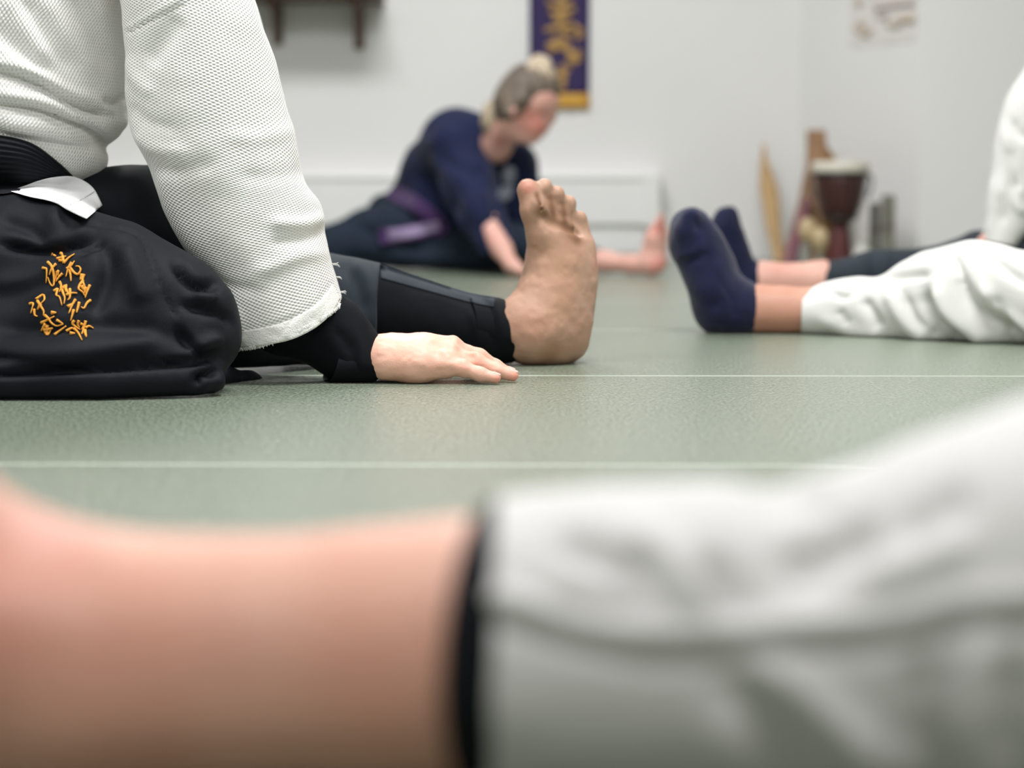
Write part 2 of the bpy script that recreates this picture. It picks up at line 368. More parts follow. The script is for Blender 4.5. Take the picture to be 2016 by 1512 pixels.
# --- signed-distance modelling (smooth unions of tapered capsules) meshed with surface nets
def C(*pts, k=0.01, ys=1.0, op='add'):
    """capsule chain; each point (px,py,Y,r_px)"""
    P = np.array([W(p[0], p[1], p[2]) for p in pts]); R = np.array([p[3] * p[2] / F for p in pts])
    return (P, R, k, ys, op)
def Cw(*pts, k=0.01, ys=1.0, op='add'):
    """the same in world metres: (x,y,z,r)"""
    a = np.array(pts, float); return (a[:, :3], a[:, 3], k, ys, op)
def sdf_mesh(prims, h, seed_noise=None):
    lo = np.min([(p[0] - p[1][:, None] * max(1, p[3])).min(0) for p in prims if p[4] == 'add'], axis=0) - 4 * h - 0.6 * max(p[2] for p in prims)
    hi = np.max([(p[0] + p[1][:, None] * max(1, p[3])).max(0) for p in prims if p[4] == 'add'], axis=0) + 4 * h + 0.6 * max(p[2] for p in prims)
    dim = np.ceil((hi - lo) / h).astype(int) + 1
    f = np.full(dim, 1.0, np.float32)
    ax = [lo[i] + h * np.arange(dim[i]) for i in range(3)]
    for P, R, k, ys, op in prims:
        chain = range(len(P) - 1) if len(P) > 1 else [0]
        for i in chain:
            a, ra = P[i], R[i]; b, rb = (P[i + 1], R[i + 1]) if len(P) > 1 else (P[i] + 1e-6, R[i])
            mg = max(ra, rb) * max(1, ys) + k + 5 * h
            i0 = np.clip(np.floor((np.minimum(a, b) - mg - lo) / h).astype(int), 0, dim - 1)
            i1 = np.clip(np.ceil((np.maximum(a, b) + mg - lo) / h).astype(int) + 1, 1, dim)
            if np.any(i1 <= i0): continue
            X = ax[0][i0[0]:i1[0]][:, None, None]; Yv = ax[1][i0[1]:i1[1]][None, :, None]; Z = ax[2][i0[2]:i1[2]][None, None, :]
            yc = (a[1] + b[1]) / 2
            Yq = yc + (Yv - yc) / ys; ay = yc + (a[1] - yc) / ys; by = yc + (b[1] - yc) / ys
            dx, dy, dz = b[0] - a[0], by - ay, b[2] - a[2]; dd = dx * dx + dy * dy + dz * dz + 1e-12
            qx, qy, qz = X - a[0], Yq - ay, Z - a[2]
            t = np.clip((qx * dx + qy * dy + qz * dz) / dd, 0, 1)
            d = np.sqrt((qx - t * dx) ** 2 + (qy - t * dy) ** 2 + (qz - t * dz) ** 2) - (ra + (rb - ra) * t)
            sl = (slice(i0[0], i1[0]), slice(i0[1], i1[1]), slice(i0[2], i1[2]))
            g = f[sl]
            if op == 'add':
                kk = max(k, 1e-5); hh = np.clip(0.5 + 0.5 * (g - d) / kk, 0, 1)
                f[sl] = g + (d - g) * hh - kk * hh * (1 - hh)
            else:
                kk = max(k, 1e-5); d = -d; hh = np.clip(0.5 - 0.5 * (g - d) / kk, 0, 1)
                f[sl] = g + (d - g) * hh + kk * hh * (1 - hh)
    return surface_nets(f, lo, h)
def surface_nets(f, lo, h):
    ins = f < 0
    nx, ny, nz = f.shape
    cs = np.zeros((nx - 1, ny - 1, nz - 1), np.int8)
    for a in (0, 1):
        for b in (0, 1):
            for c in (0, 1): cs += ins[a:nx - 1 + a, b:ny - 1 + b, c:nz - 1 + c]
    act = (cs > 0) & (cs < 8)
    ijk = np.argwhere(act); idx = -np.ones(act.shape, np.int64); idx[act] = np.arange(len(ijk))
    acc = np.zeros((len(ijk), 3)); cnt = np.zeros(len(ijk))
    cor = [(a, b, c) for a in (0, 1) for b in (0, 1) for c in (0, 1)]
    for p in cor:
        for axx in range(3):
            if p[axx]: continue
            q = list(p); q[axx] = 1
            fa = f[ijk[:, 0] + p[0], ijk[:, 1] + p[1], ijk[:, 2] + p[2]]; fb = f[ijk[:, 0] + q[0], ijk[:, 1] + q[1], ijk[:, 2] + q[2]]
            m = (fa < 0) != (fb < 0)
            t = np.where(m, fa / (fa - fb + 1e-20), 0)
            pt = np.tile(np.array(p, float), (len(ijk), 1)); pt[:, axx] = t
            acc[m] += pt[m]; cnt[m] += 1
    v = lo + h * (ijk + acc / cnt[:, None])
    faces = []
    for axx in range(3):
        sl0 = [slice(None)] * 3; sl1 = [slice(None)] * 3
        sl0[axx] = slice(0, -1); sl1[axx] = slice(1, None)
        a, b = ins[tuple(sl0)], ins[tuple(sl1)]
        e = np.argwhere(a != b)
        u, w = (axx + 1) % 3, (axx + 2) % 3
        e = e[(e[:, u] > 0) & (e[:, w] > 0) & (e[:, u] < f.shape[u] - 1) & (e[:, w] < f.shape[w] - 1)]
        def g(du, dw):
            q = e.copy(); q[:, u] -= du; q[:, w] -= dw
            return idx[q[:, 0], q[:, 1], q[:, 2]]
        quad = np.stack([g(1, 1), g(0, 1), g(0, 0), g(1, 0)], 1)
        flip = ~ins[e[:, 0], e[:, 1], e[:, 2]]
        quad[flip] = quad[flip][:, ::-1]
        faces.append(quad)
    fc = np.concatenate(faces); fc = fc[(fc >= 0).all(1)]
    # two light smoothing passes
    for _ in range(2):
        s = np.zeros_like(v); c = np.zeros(len(v))
        for i in range(4):
            j = fc[:, (i + 1) % 4]; np.add.at(s, fc[:, i], v[j]); np.add.at(c, fc[:, i], 1)
            np.add.at(s, j, v[fc[:, i]]); np.add.at(c, j, 1)
        v = v * 0.4 + 0.6 * s / np.maximum(c, 1)[:, None]
    return v, [tuple(x) for x in fc.tolist()]
def join_meshes(*ms):
    V, Fc, off = [], [], 0
    for v, f in ms:
        V.append(np.asarray(v)); Fc += [tuple(i + off for i in q) for q in f]; off += len(v)
    return np.concatenate(V), Fc
def tint_map(v, spots, base=(1, 1, 1)):
    """spots: ((px,py,Y) or world xyz, radius m, colour multiplier)"""
    t = np.tile(np.array(base, float), (len(v), 1))
    for c, r, colr in spots:
        d = np.linalg.norm(v - np.asarray(c), axis=1) / r
        w = np.clip(1.3 - d, 0, 1)[:, None]; w = w * w * (3 - 2 * w)
        t = t * (1 - w) + w * np.array(colr)
    return t
def box(x0, x1, y0, y1, z0, z1):
    v = np.array([(x, y, z) for x in (x0, x1) for y in (y0, y1) for z in (z0, z1)], float)
    f = [(0, 1, 3, 2), (4, 6, 7, 5), (0, 4, 5, 1), (2, 3, 7, 6), (0, 2, 6, 4), (1, 5, 7, 3)]
    return v, f
def rbox(x0, x1, y0, y1, z0, z1, r=0.004, seg=2):
    import bmesh
    bm = bmesh.new(); v, f = box(x0, x1, y0, y1, z0, z1)
    bv = [bm.verts.new(p) for p in v]
    for q in f: bm.faces.new([bv[i] for i in q])
    bmesh.ops.recalc_face_normals(bm, faces=bm.faces)
    bmesh.ops.bevel(bm, geom=list(bm.edges), offset=r, segments=seg, affect='EDGES', profile=0.5)
    bm.verts.index_update()
    v = np.array([p.co[:] for p in bm.verts]); f = [tuple(a.index for a in q.verts) for q in bm.faces]; bm.free()
    return v, f
def lathe(profile, cx, cy, n=48):
    v, f = [], []
    for r, z in profile:
        for i in range(n):
            a = 2 * math.pi * i / n; v.append((cx + r * math.cos(a), cy + r * math.sin(a), z))
    for k in range(len(profile) - 1):
        for i in range(n):
            j = (i + 1) % n; f.append((k * n + i, k * n + j, (k + 1) * n + j, (k + 1) * n + i))
    return np.array(v), f
def tube(pts, rad, n=8, flat=None):
    """tube along world points; rad scalar or list; flat=(normal, factor) squashes along a direction"""
    P = np.asarray(pts, float); R = np.full(len(P), rad) if np.isscalar(rad) else np.asarray(rad, float)
    v, f = [], []
    up = np.array([0.13, 0.31, 0.94])
    for i in range(len(P)):
        t = P[min(i + 1, len(P) - 1)] - P[max(i - 1, 0)]; t /= np.linalg.norm(t) + 1e-12
        nrm = np.asarray(flat[0]) if flat else up
        a = np.cross(t, nrm); a /= np.linalg.norm(a) + 1e-12; b = np.cross(t, a)
        for k in range(n):
            q = 2 * math.pi * k / n; v.append(P[i] + R[i] * (math.cos(q) * a + (flat[1] if flat else 1) * math.sin(q) * b))
    for i in range(len(P) - 1):
        for k in range(n):
            j = (k + 1) % n; f.append((i * n + k, (i + 1) * n + k, (i + 1) * n + j, i * n + j))
    f.append(tuple(range(n))); f.append(tuple((len(P) - 1) * n + k for k in reversed(range(n))))
    return np.array(v), f

# ================================================================== the room
X0, X1, Y0, Y1 = -4.37, 2.67, -2.525, 7.045
def struct(name, m, material, label=None):
    o = link(name, m[0], m[1], material, smooth=False); o['kind'] = 'structure'
    if label: o['label'] = label
    return o
floor = struct('floor', box(X0 - .2, X1 + .2, Y0 - .2, Y1 + .2, -0.09, -0.035), M['subfloor'], 'sage green mat floor of the practice hall')
# mats: shared mesh with a chamfered pale edge
def mat_mesh():
    a, b, c = 0.88, 0.435, 0.005
    g = 0.0006
    rings = [(a - g, b - g, -0.035), (a - g, b - g, -0.0022), (a - g - c * .35, b - g - c * .35, -0.0004), (a - g - c, b - g - c, 0.0)]
    v = []; f = []; mi = []
    for x, y, z in rings: v += [(-x, -y, z), (x, -y, z), (x, y, z), (-x, y, z)]
    for r in range(3):
        for i in range(4):
            j = (i + 1) % 4; f.append((r * 4 + i, r * 4 + j, r * 4 + 4 + j, r * 4 + 4 + i)); mi.append(1)
    f.append((12, 13, 14, 15)); mi.append(0)
    f.append((3, 2, 1, 0)); mi.append(1)
    return v, f, mi
mv, mf, mi = mat_mesh()
first = None; ROT = math.radians(-0.75)
for j in range(-5, 6):
    for i in range(-2, 2):
        cx, cy = -0.85 + 1.76 * i + 0.88, 1.825 + 0.87 * j + 0.435
        dx, dy = cx, cy - 1.825
        px_, py_ = dx * math.cos(ROT) - dy * math.sin(ROT), 1.816 + dx * math.sin(ROT) + dy * math.cos(ROT)
        if first is None:
            o = link('tatami_mat', mv, mf, None, parent=floor, smooth=False, mats=[M['mat_top'], M['mat_edge']], midx=mi); first = o
        else:
            o = first.copy(); COL.objects.link(o); o.parent = floor
        o.location = (px_, py_, 0); o.rotation_euler = (0, 0, ROT)
struct('ceiling', box(X0 - .2, X1 + .2, Y0 - .2, Y1 + .2, CEIL, CEIL + .1), M['ceiling'], 'white ceiling of the hall')
struct('wall_back', box(X0 - .2, 0.995, Y1, Y1 + .15, -.03, CEIL), M['wall'], 'white wall at the back behind the banner')
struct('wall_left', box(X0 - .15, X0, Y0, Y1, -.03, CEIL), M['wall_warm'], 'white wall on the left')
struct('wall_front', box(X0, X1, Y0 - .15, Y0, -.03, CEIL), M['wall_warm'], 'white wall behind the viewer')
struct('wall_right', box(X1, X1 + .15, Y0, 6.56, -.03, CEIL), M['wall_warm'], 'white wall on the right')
DA, DB = np.array([0.99, 7.045]), np.array([1.3075, 6.561])
dn = np.array([0.625, 0.41]) / math.hypot(0.625, 0.41)
def prism(poly, z0, z1):
    n = len(poly); v = [(x, y, z0) for x, y in poly] + [(x, y, z1) for x, y in poly]
    f = [tuple(reversed(range(n))), tuple(range(n, 2 * n))] + [(i, (i + 1) % n, n + (i + 1) % n, n + i) for i in range(n)]
    return np.array(v), f
struct('wall_corner', prism([tuple(DA), tuple(DB), tuple(DB + .1 * dn + (0, .2)), tuple(DA + .3 * dn)], -.03, CEIL), M['wall'], 'angled white wall with the poster, behind the drum')
struct('wall_end', box(1.3075, X1 + .15, 6.561, 6.75, -.03, CEIL), M['wall_pillar'], 'bright white wall right of the drum corner')

# ceiling lights (above the frame)
for lx, ly, share, lab in LAMPS:
    t = thing('ceiling_light', lab, 'ceiling light', (lx, ly, CEIL - 0.05), 'panel lights in the ceiling')
    v, f = rbox(lx - .64, lx + .64, ly - .34, ly + .34, CEIL - .05, CEIL - .001, .006); link('housing', v, f, M['lamp_frame'], t, smooth=False)
    v, f = box(lx - .60, lx + .60, ly - .30, ly + .30, CEIL - .054, CEIL - .0495); link('diffuser', v, f, M['lamp_glow'], t, smooth=False)
    ld = bpy.data.lights.new('panel_lamp', 'AREA'); ld.shape = 'RECTANGLE'; ld.size = 1.2; ld.size_y = 0.6
    ld.energy = LAMP_POWER * share; ld.color = LAMP_COLOR
    lo_ = bpy.data.objects.new('panel_lamp', ld); COL.objects.link(lo_); lo_.parent = t; lo_.location = (0, 0, -0.012)

# ================================================================== things on and along the back wall
# baseboard heater
HX1 = W(1283, 380, 6.97)[0]
t = thing('baseboard_heater', 'long low white baseboard heater along the back wall', 'heater', (-1.0, 6.99, 0.13))
v, f = rbox(-3.2, HX1, 6.985, 7.043, .02, .268, .004); link('back_panel', v, f, M['heater'], t, smooth=False)
v, f = rbox(-3.2, HX1 - .02, 6.968, 6.978, 0.120, .2685, .003); link('front_panel', v, f, M['heater'], t, smooth=False)
v, f = rbox(-3.2, HX1, 6.962, 7.043, .268, .296, .008); link('top_cover', v, f, M['heater'], t, smooth=False)
v, f = rbox(HX1 - .03, HX1 + .03, 6.955, 7.043, .11, .30, .008); link('end_cap', v, f, M['heater'], t, smooth=False)
v, f = box(-3.2, HX1 - .03, 6.979, 6.986, .15, .25); link('fin_core', v, f, M['heater_slot'], t, smooth=False)

# thermostat/valve blob at the heater's right end
t = thing('heater_valve', 'small grey valve on the wall at the right end of the heater', 'valve', W(1292, 372, 7.0))
c = W(1292, 372, 7.0)
v, f = sdf_mesh([Cw((c[0], 7.03, c[2], .014), (c[0], 6.99, c[2], .016)), Cw((c[0], 6.995, c[2], .010), (c[0] - .012, 6.995, c[2] - .055, .008), k=.006)], .003)
link('valve_body', v, f, M['heater_slot'], t)
v, f = sdf_mesh([Cw((c[0] + .004, 6.982, c[2] + .004, .012), (c[0] + .010, 6.975, c[2] + .012, .012))], .003); link('valve_knob', v, f, M['heater_slot'], t)

# wooden shelf with two wall brackets
SL, SR = W(440, 9, 7.0)[0], W(757, 9, 7.0)[0]; SZ = W(700, 7, 7.03)[2]
t = thing('wall_shelf', 'dark wooden wall shelf on two hanging bracket posts', 'shelf', ((SL + SR) / 2, 7.0, SZ))
v, f = rbox(SL, SR, 6.76, 7.044, SZ, SZ + .025, .004); link('board', v, f, M['shelf_wood'], t, smooth=False)
for bx, bot in ((545, 88), (706, 96)):
    x = W(bx, 50, 7.0)[0]; zb = W(bx, bot, 7.02)[2]
    v1, f1 = rbox(x - .015, x + .015, 7.016, 7.044, zb, SZ, .003)
    b = link('bracket', v1, f1, M['shelf_wood'], t, smooth=False)
    v2, f2 = rbox(x - .013, x + .013, 6.80, 7.018, SZ - .028, SZ, .003); link('arm', v2, f2, M['shelf_wood'], b, smooth=False)
    v3, f3 = tube([(x, 7.02, SZ - .11), (x, 6.93, SZ - .022)], .010, 6); link('brace', v3, f3, M['shelf_wood'], b, smooth=False)

# purple banner with gold brush lettering
bl, br = W(1042, 100, 7.03)[0], W(1160, 100, 7.03)[0]
zb, zg = W(1100, 213, 7.03)[2], W(1100, 186, 7.03)[2]
t = thing('hanging_banner', 'narrow purple wall banner with gold brush characters and gold lower band', 'banner', ((bl + br) / 2, 7.03, zb))
def banner_sheet(x0, x1, z0, z1, y, th, nx=8, nz=60, amp=.004):
    v = []; f = []
    for s in (0, 1):
        for j in range(nz + 1):
            for i in range(nx + 1):
                x = x0 + (x1 - x0) * i / nx; z = z0 + (z1 - z0) * j / nz
                v.append((x, y + (-th if s == 0 else 0) + amp * math.sin(z * 9) * math.sin(i / nx * math.pi), z))
    w = nx + 1; base = w * (nz + 1)
    for j in range(nz):
        for i in range(nx):
            a = j * w + i; f.append((a, a + 1, a + w + 1, a + w)); b = base + a; f.append((b + w, b + w + 1, b + 1, b))
    for i in range(nx): f.append((i + 1, i, base + i, base + i + 1)); a = nz * w + i; f.append((a, a + 1, base + a + 1, base + a))
    for j in range(nz): a = j * w; f.append((a, a + w, base + a + w, base + a)); a += nx; f.append((a + w, a, base + a, base + a + w))
    return np.array(v), f
v, f = banner_sheet(bl, br, zg, 1.75, 7.036, .004); link('cloth', v, f, M['purple'], t)
v, f = banner_sheet(bl - .002, br + .002, zb, zg + .003, 7.037, .009, nz=4); link('lower_band', v, f, M['gold'], t)
v, f = tube([(bl - .02, 7.03, 1.76), (br + .02, 7.03, 1.76)], .009, 10); link('hanging_rod', v, f, M['shelf_wood'], t)
BR = [  # brush strokes in photograph pixels: (points, half width px)
 [([(1076, 4), (1100, 10), (1128, 2)], 5), ([(1104, -16), (1106, 20), (1102, 48)], 6), ([(1082, 22), (1104, 30), (1132, 16)], 5), ([(1088, 36), (1106, 40), (1122, 34)], 4)],
 [([(1072, 60), (1092, 56), (1124, 52)], 5), ([(1124, 46), (1140, 58), (1144, 68), (1132, 76)], 5), ([(1096, 50), (1112, 62), (1128, 70)], 5)],
 [([(1076, 92), (1096, 82), (1116, 78)], 6), ([(1092, 74), (1106, 86), (1112, 98)], 6), ([(1080, 100), (1100, 94), (1122, 88)], 5)],
 [([(1112, 96), (1124, 104), (1136, 112), (1140, 98)], 6), ([(1116, 116), (1130, 122), (1142, 112)], 6), ([(1120, 90), (1122, 120)], 5)],
 [([(1104, 128), (1110, 146), (1106, 178)], 6), ([(1092, 150), (1108, 142), (1122, 136)], 5), ([(1098, 172), (1112, 166)], 5)],
 [([(1076, -60), (1104, -50), (1132, -62)], 5), ([(1104, -84), (1104, -30)], 6), ([(1084, -36), (1126, -32)], 5)],
 [([(1080, -150), (1130, -146)], 5), ([(1104, -180), (1098, -110)], 6), ([(1084, -112), (1126, -122)], 5)],
]
for gl in BR:
    ms = []
    for pts, hw in gl:
        P = np.array([W(a, b, 7.029) for a, b in smooth_poly(pts, 6)])
        r = hw * 7.03 / F * (0.75 + 0.35 * np.sin(np.linspace(0.3, 2.8, len(P))))
        ms.append(tube(P, r, 8, flat=((0, 1, 0), 0.22)))
    v, f = join_meshes(*ms); link('brush_character', v, f, M['gold_ink'], t)

# poster on the angled wall
def diag(s, z, off=0.0):
    p = np.array([0.99, 7.045]) + s * np.array([0.41, -0.625]) - off * dn
    return np.array([p[0], p[1], z])
def diag_quad(s0, s1, z0, z1, o0, o1, nseg=6):
    v = []; f = []
    for o in (o0, o1):
        v += [diag(s0, z0, o), diag(s1, z0, o), diag(s1, z1, o), diag(s0, z1, o)]
    f = [(3, 2, 1, 0), (4, 5, 6, 7), (0, 1, 5, 4), (1, 2, 6, 5), (2, 3, 7, 6), (3, 0, 4, 7)]
    return np.array(v), f
t = thing('paper_poster', 'pale paper poster with faded tan brush marks on the angled corner wall', 'poster', diag(.53, .71))
v, f = diag_quad(.33, .748, .712, 1.15, .0005, .003); link('sheet', v, f, M['paper'], t, smooth=False)
def wallpos(px, py):                    # pixel -> point just proud of the poster sheet
    r = (px - 1008) / F
    s = (r * 7.045 - 0.99) / (0.41 + 0.625 * r); p = diag(s, 0, .0035)
    return W(px, py, p[1])
for pts, hw, mm in (([(1682, 52), (1692, 60), (1702, 66), (1714, 56)], 6, 'paper_ink'), ([(1688, 44), (1700, 48)], 5, 'paper_ink'), ([(1684, 2), (1694, 4)], 7, 'paper_ink'),
                    ([(1744, 44), (1760, 48), (1772, 40)], 5, 'paper_ink'), ([(1768, 32), (1784, 36), (1798, 34)], 7, 'paper_ink'),
                    ([(1720, 10), (1750, 4), (1780, 0), (1796, 0)], 9, 'paper_ink2'), ([(1726, 30), (1748, 26)], 5, 'paper_ink2'), ([(1770, -60), (1700, -40)], 8, 'paper_ink')):
    P = np.array([wallpos(a, b) for a, b in smooth_poly(pts, 5)])
    v, f = tube(P, hw * 6.7 / F, 8, flat=((dn[0], dn[1], 0), 0.05)); link('brush_mark', v, f, M[mm], t)

# ================================================================== instruments in the corner
DX, DY = W(1653, 440, 6.42)[0], 6.42
t = thing('djembe_drum', 'small oxblood goblet drum with cream skin head standing in the corner', 'drum', (DX, DY, 0))
prof = [(.079, .287), (.082, .285), (.080, .262), (.075, .232), (.069, .205), (.061, .178), (.046, .150), (.033, .137), (.027, .128)]
v, f = lathe([(.070, .285)] + prof + [(.022, .126)], DX, DY); bowl = link('bowl', v, f, M['drum_wood'], t)
v, f = lathe([(.020, .13), (.027, .129), (.030, .11), (.034, .085), (.038, .05), (.042, .02), (.044, .004), (.042, .0008), (.030, .0008), (.026, .02)], DX, DY); link('foot', v, f, M['drum_foot'], t)
v, f = lathe([(.0005, .329), (.05, .3292), (.080, .328), (.088, .324), (.0905, .312), (.0905, .297), (.088, .293), (.080, .292)], DX, DY); link('skin_head', v, f, M['hide'], t)
for z in (.289, .150):
    R = .0885 if z > .2 else .053
    v, f = [], []
    for i in range(48):
        a = 2 * math.pi * i / 48
        for k in range(8):
            q = 2 * math.pi * k / 8; rr = R + .004 * math.cos(q); v.append((DX + rr * math.cos(a), DY + rr * math.sin(a), z + .004 * math.sin(q)))
    for i in range(48):
        for k in range(8): f.append((i * 8 + k, ((i + 1) % 48) * 8 + k, ((i + 1) % 48) * 8 + (k + 1) % 8, i * 8 + (k + 1) % 8))
    link('ring', np.array(v), f, M['drum_ring'], t)
for i in range(14):
    a0 = 2 * math.pi * (i + .25) / 14; a1 = 2 * math.pi * (i + .75) / 14
    P = [(DX + r * math.cos(a), DY + r * math.sin(a), z) for a, r, z in ((a0, .0895, .289), (a0 + .02, .085, .24), (a0 + .05, .073, .19), ((a0 + a1) / 2, .0545, .15))]
    v, f = tube(P, .0011, 5); link('rope', v, f, M['rope'], t)
# carrying strap loops at the sides of the rim
for sgn in (-1, 1):
    P = [(DX + sgn * r, DY - .01, z) for r, z in ((.090, .288), (.099, .270), (.093, .235), (.082, .215))]
    v, f = tube(smooth_poly(P, 4), .004, 6); link('strap_loop', v, f, M['drum_ring'], t)

def plank(name, label, cat, secs, material, **kw):
    v, f, u = loft(secs, n=24, step=.012, **kw); v = floor_clamp(v, .0008)
    i = v[:, 2].argmin()
    return tagit(link(name, v, f, material, loc=(v[i, 0], v[i, 1], 0)), label, cat)
plank('wooden_practice_sword', 'tan wooden practice blade tapering to a point, leaning left of the drum', 'wooden sword',
      [(1502, 283, 1507, 283, 6.97, .004), (1497, 320, 1513, 318, 6.93, .010), (1495, 368, 1530, 366, 6.88, .016), (1500, 400, 1535, 398, 6.84, .018), (1508, 450, 1538, 448, 6.79, .017), (1518, 490, 1542, 490, 6.75, .015), (1524, 520, 1546, 520, 6.72, .014)], M['tan_wood'])
plank('wooden_plank', 'tall brown wooden plank standing behind the drum', 'plank',
      [(1588, 256, 1625, 256, 6.72, .014, {'pw': 5}), (1588, 300, 1627, 300, 6.70, .014, {'pw': 5}), (1584, 400, 1622, 400, 6.66, .014, {'pw': 5}), (1582, 520, 1620, 520, 6.62, .014, {'pw': 5})], M['brown_wood'])
plank('honey_wood_board', 'honey coloured slanted board peeking out between plank and drum head', 'board',
      [(1606, 268, 1622, 280, 6.78, .008, {'pw': 5}), (1606, 300, 1646, 316, 6.77, .009, {'pw': 5}), (1608, 400, 1660, 400, 6.74, .009, {'pw': 5}), (1610, 512, 1660, 512, 6.70, .009, {'pw': 5})], M['orange_wood'])
plank('mauve_stick', 'mauve lacquered stick leaning at a slant left of the drum foot', 'stick',
      [(1583, 388, 1598, 392, 6.62, .012), (1568, 430, 1590, 434, 6.55, .015), (1552, 475, 1578, 478, 6.49, .018), (1540, 522, 1566, 526, 6.44, .018)], M['mauve'])
plank('brown_stick', 'thin dark brown stick leaning between tan blade and mauve stick', 'stick',
      [(1586, 330, 1592, 332, 6.78, .006), (1566, 420, 1575, 422, 6.72, .008), (1540, 500, 1552, 502, 6.66, .009), (1534, 522, 1548, 524, 6.64, .009)], M['brown_wood'])
for (gx, gy, rr, lab) in ((1590, 452, 19, 'taller pale gourd shaker standing left of the drum foot'), (1614, 470, 18, 'shorter pale gourd shaker touching the drum foot')):
    Yg = 6.24 if gx < 1600 else 6.20
    p = W(gx, gy, Yg); t = thing('gourd_shaker', lab, 'shaker', (p[0], Yg, 0), 'gourd shakers beside the drum')
    r = rr * Yg / F
    v, f = lathe([(.0004, p[2] + r * 1.25), (r * .5, p[2] + r * 1.12), (r * .88, p[2] + r * .6), (r, p[2]), (r * .9, p[2] - r * .6), (r * .55, p[2] - r * 1.15), (r * .3, p[2] - r * 1.5)], p[0], Yg, 24); link('gourd', v, f, M['gourd'], t)
    v, f = lathe([(r * .3, p[2] - r * 1.45), (r * .34, p[2] - r * 2.0), (r * .5, .012), (r * .62, .004), (r * .5, .0008), (.0004, .0008)], p[0], Yg, 24); link('handle', v, f, M['olive_cloth'], t)
for (x, top, hw, Yr, lab) in ((1722, 400, 10, 6.52, 'shorter grey green cloth roll leaning right of the drum'), (1748, 384, 13, 6.46, 'taller grey green cloth roll nearest the bright wall')):
    z = W(x, top, Yr)[2]; r = hw * Yr / F; xx = W(x, 450, Yr)[0]
    t = thing('cloth_roll', lab, 'cloth roll', (xx, Yr, 0), 'grey green cloth rolls in the corner')
    v, f = lathe([(.0004, z - .006), (r * .5, z - .004), (r * .9, z), (r * 1.0, z - .012), (r * 1.03, z * .6), (r * .97, z * .3), (r * 1.05, .01), (r * .9, .0008), (.0004, .0008)], xx, Yr, 24)
    v = wrinkle(v, f, .0015, 30, 3); v = floor_clamp(v, .0008); link('roll', v, f, M['olive_cloth'], t)
    v, f = lathe([(r * 1.04, z * .52), (r * 1.12, z * .54), (r * 1.12, z * .57), (r * 1.04, z * .59)], xx, Yr, 24); link('tie_band', v, f, M['rope'], t)
xx, Yr = W(1698, 480, 6.30)[0], 6.30
t = thing('pale_vase', 'pale little ceramic vase on the floor right of the drum foot', 'vase', (xx, Yr, 0))
v, f = lathe([(.012, .085), (.016, .088), (.019, .084), (.017, .072), (.026, .055), (.032, .035), (.028, .012), (.022, .0008), (.0004, .0008)], xx, Yr, 28); link('vase_body', v, f, M['pale_ceramic'], t)
v, f = lathe([(.0165, .086), (.0215, .0885), (.0215, .083), (.0165, .082)], xx, Yr, 28); link('rim', v, f, M['pale_ceramic'], t)

# ================================================================== people
CAMP = Vector((0, 0, CAMZ))
def bvh_of(*ms):
    v, f = join_meshes(*[(m[0], m[1]) for m in ms]); return BVHTree.FromPolygons([tuple(p) for p in v], f)
def cast(bvh, px, py):
    d = Vector(W(px, py, 3.0)) - CAMP; d.normalize()
    h = bvh.ray_cast(CAMP, d)
    return None if h[0] is None else np.array(h[0])
def drape(top, bot, bvh, off=0.004, nu=40, nv=12, thick=0.003, ribs=0, rib_amp=0.0, smooth=6, bulge=0.0):
    """cloth strip laid on a surface between two curves (surveyed in pixels), real thickness"""
    tp, bp = smooth_poly(top, 8), smooth_poly(bot, 8)
    def res(p):
        l = np.concatenate([[0], np.cumsum(np.linalg.norm(np.diff(p, axis=0), axis=1))]); q = np.linspace(0, l[-1], nu)
        return np.stack([np.interp(q, l, p[:, 0]), np.interp(q, l, p[:, 1])], 1)
    tp, bp = res(tp), res(bp)
    PX = tp[None] + (bp - tp)[None] * np.linspace(0, 1, nv)[:, None, None]
    D = np.full((nv, nu), np.nan)
    for j in range(nv):
        for i in range(nu):
            h = cast(bvh, *PX[j, i])
            if h is not None: D[j, i] = h[1]
    med = np.nanmedian(D)
    D = np.where(np.abs(D - med) > 0.25, np.nan, D); med = np.nanmedian(D)
    for _ in range(60):
        if not np.isnan(D).any(): break
        E = np.pad(D, 1, constant_values=np.nan)
        nb = np.stack([E[:-2, 1:-1], E[2:, 1:-1], E[1:-1, :-2], E[1:-1, 2:]])
        with np.errstate(all='ignore'):
            import warnings; warnings.simplefilter('ignore'); fill = np.nanmean(nb, 0)
        D = np.where(np.isnan(D), fill, D)
    D0 = D.copy()
    for _ in range(smooth):
        E = np.pad(D, 1, mode='edge'); D = (E[:-2, 1:-1] + E[2:, 1:-1] + E[1:-1, :-2] + E[1:-1, 2:] + 2 * D) / 6
        D = np.minimum(D, D0)
    v = np.zeros((nv, nu, 3)); th = np.linspace(0, 1, nv)
    for j in range(nv):
        for i in range(nu):
            o = off + rib_amp * 0.5 * (1 + math.cos(2 * math.pi * ribs * th[j])) + bulge * math.sin(math.pi * th[j])
            v[j, i] = W(PX[j, i, 0], PX[j, i, 1], D[j, i] - o)
    fr = v.reshape(-1, 3); bk = fr + np.array([0, thick, 0]); n = nv * nu
    f = []
    for j in range(nv - 1):
        for i in range(nu - 1):
            a = j * nu + i; f.append((a, a + nu, a + nu + 1, a + 1)); f.append((n + a, n + a + 1, n + a + nu + 1, n + a + nu))
    for i in range(nu - 1):
        f.append((i, i + 1, n + i + 1, n + i)); a = (nv - 1) * nu + i; f.append((a + 1, a, n + a, n + a + 1))
    for j in range(nv - 1):
        a = j * nu; f.append((a + nu, a, n + a, n + a + nu)); a += nu - 1; f.append((a, a + nu, n + a + nu, n + a))
    return np.concatenate([fr, bk]), f
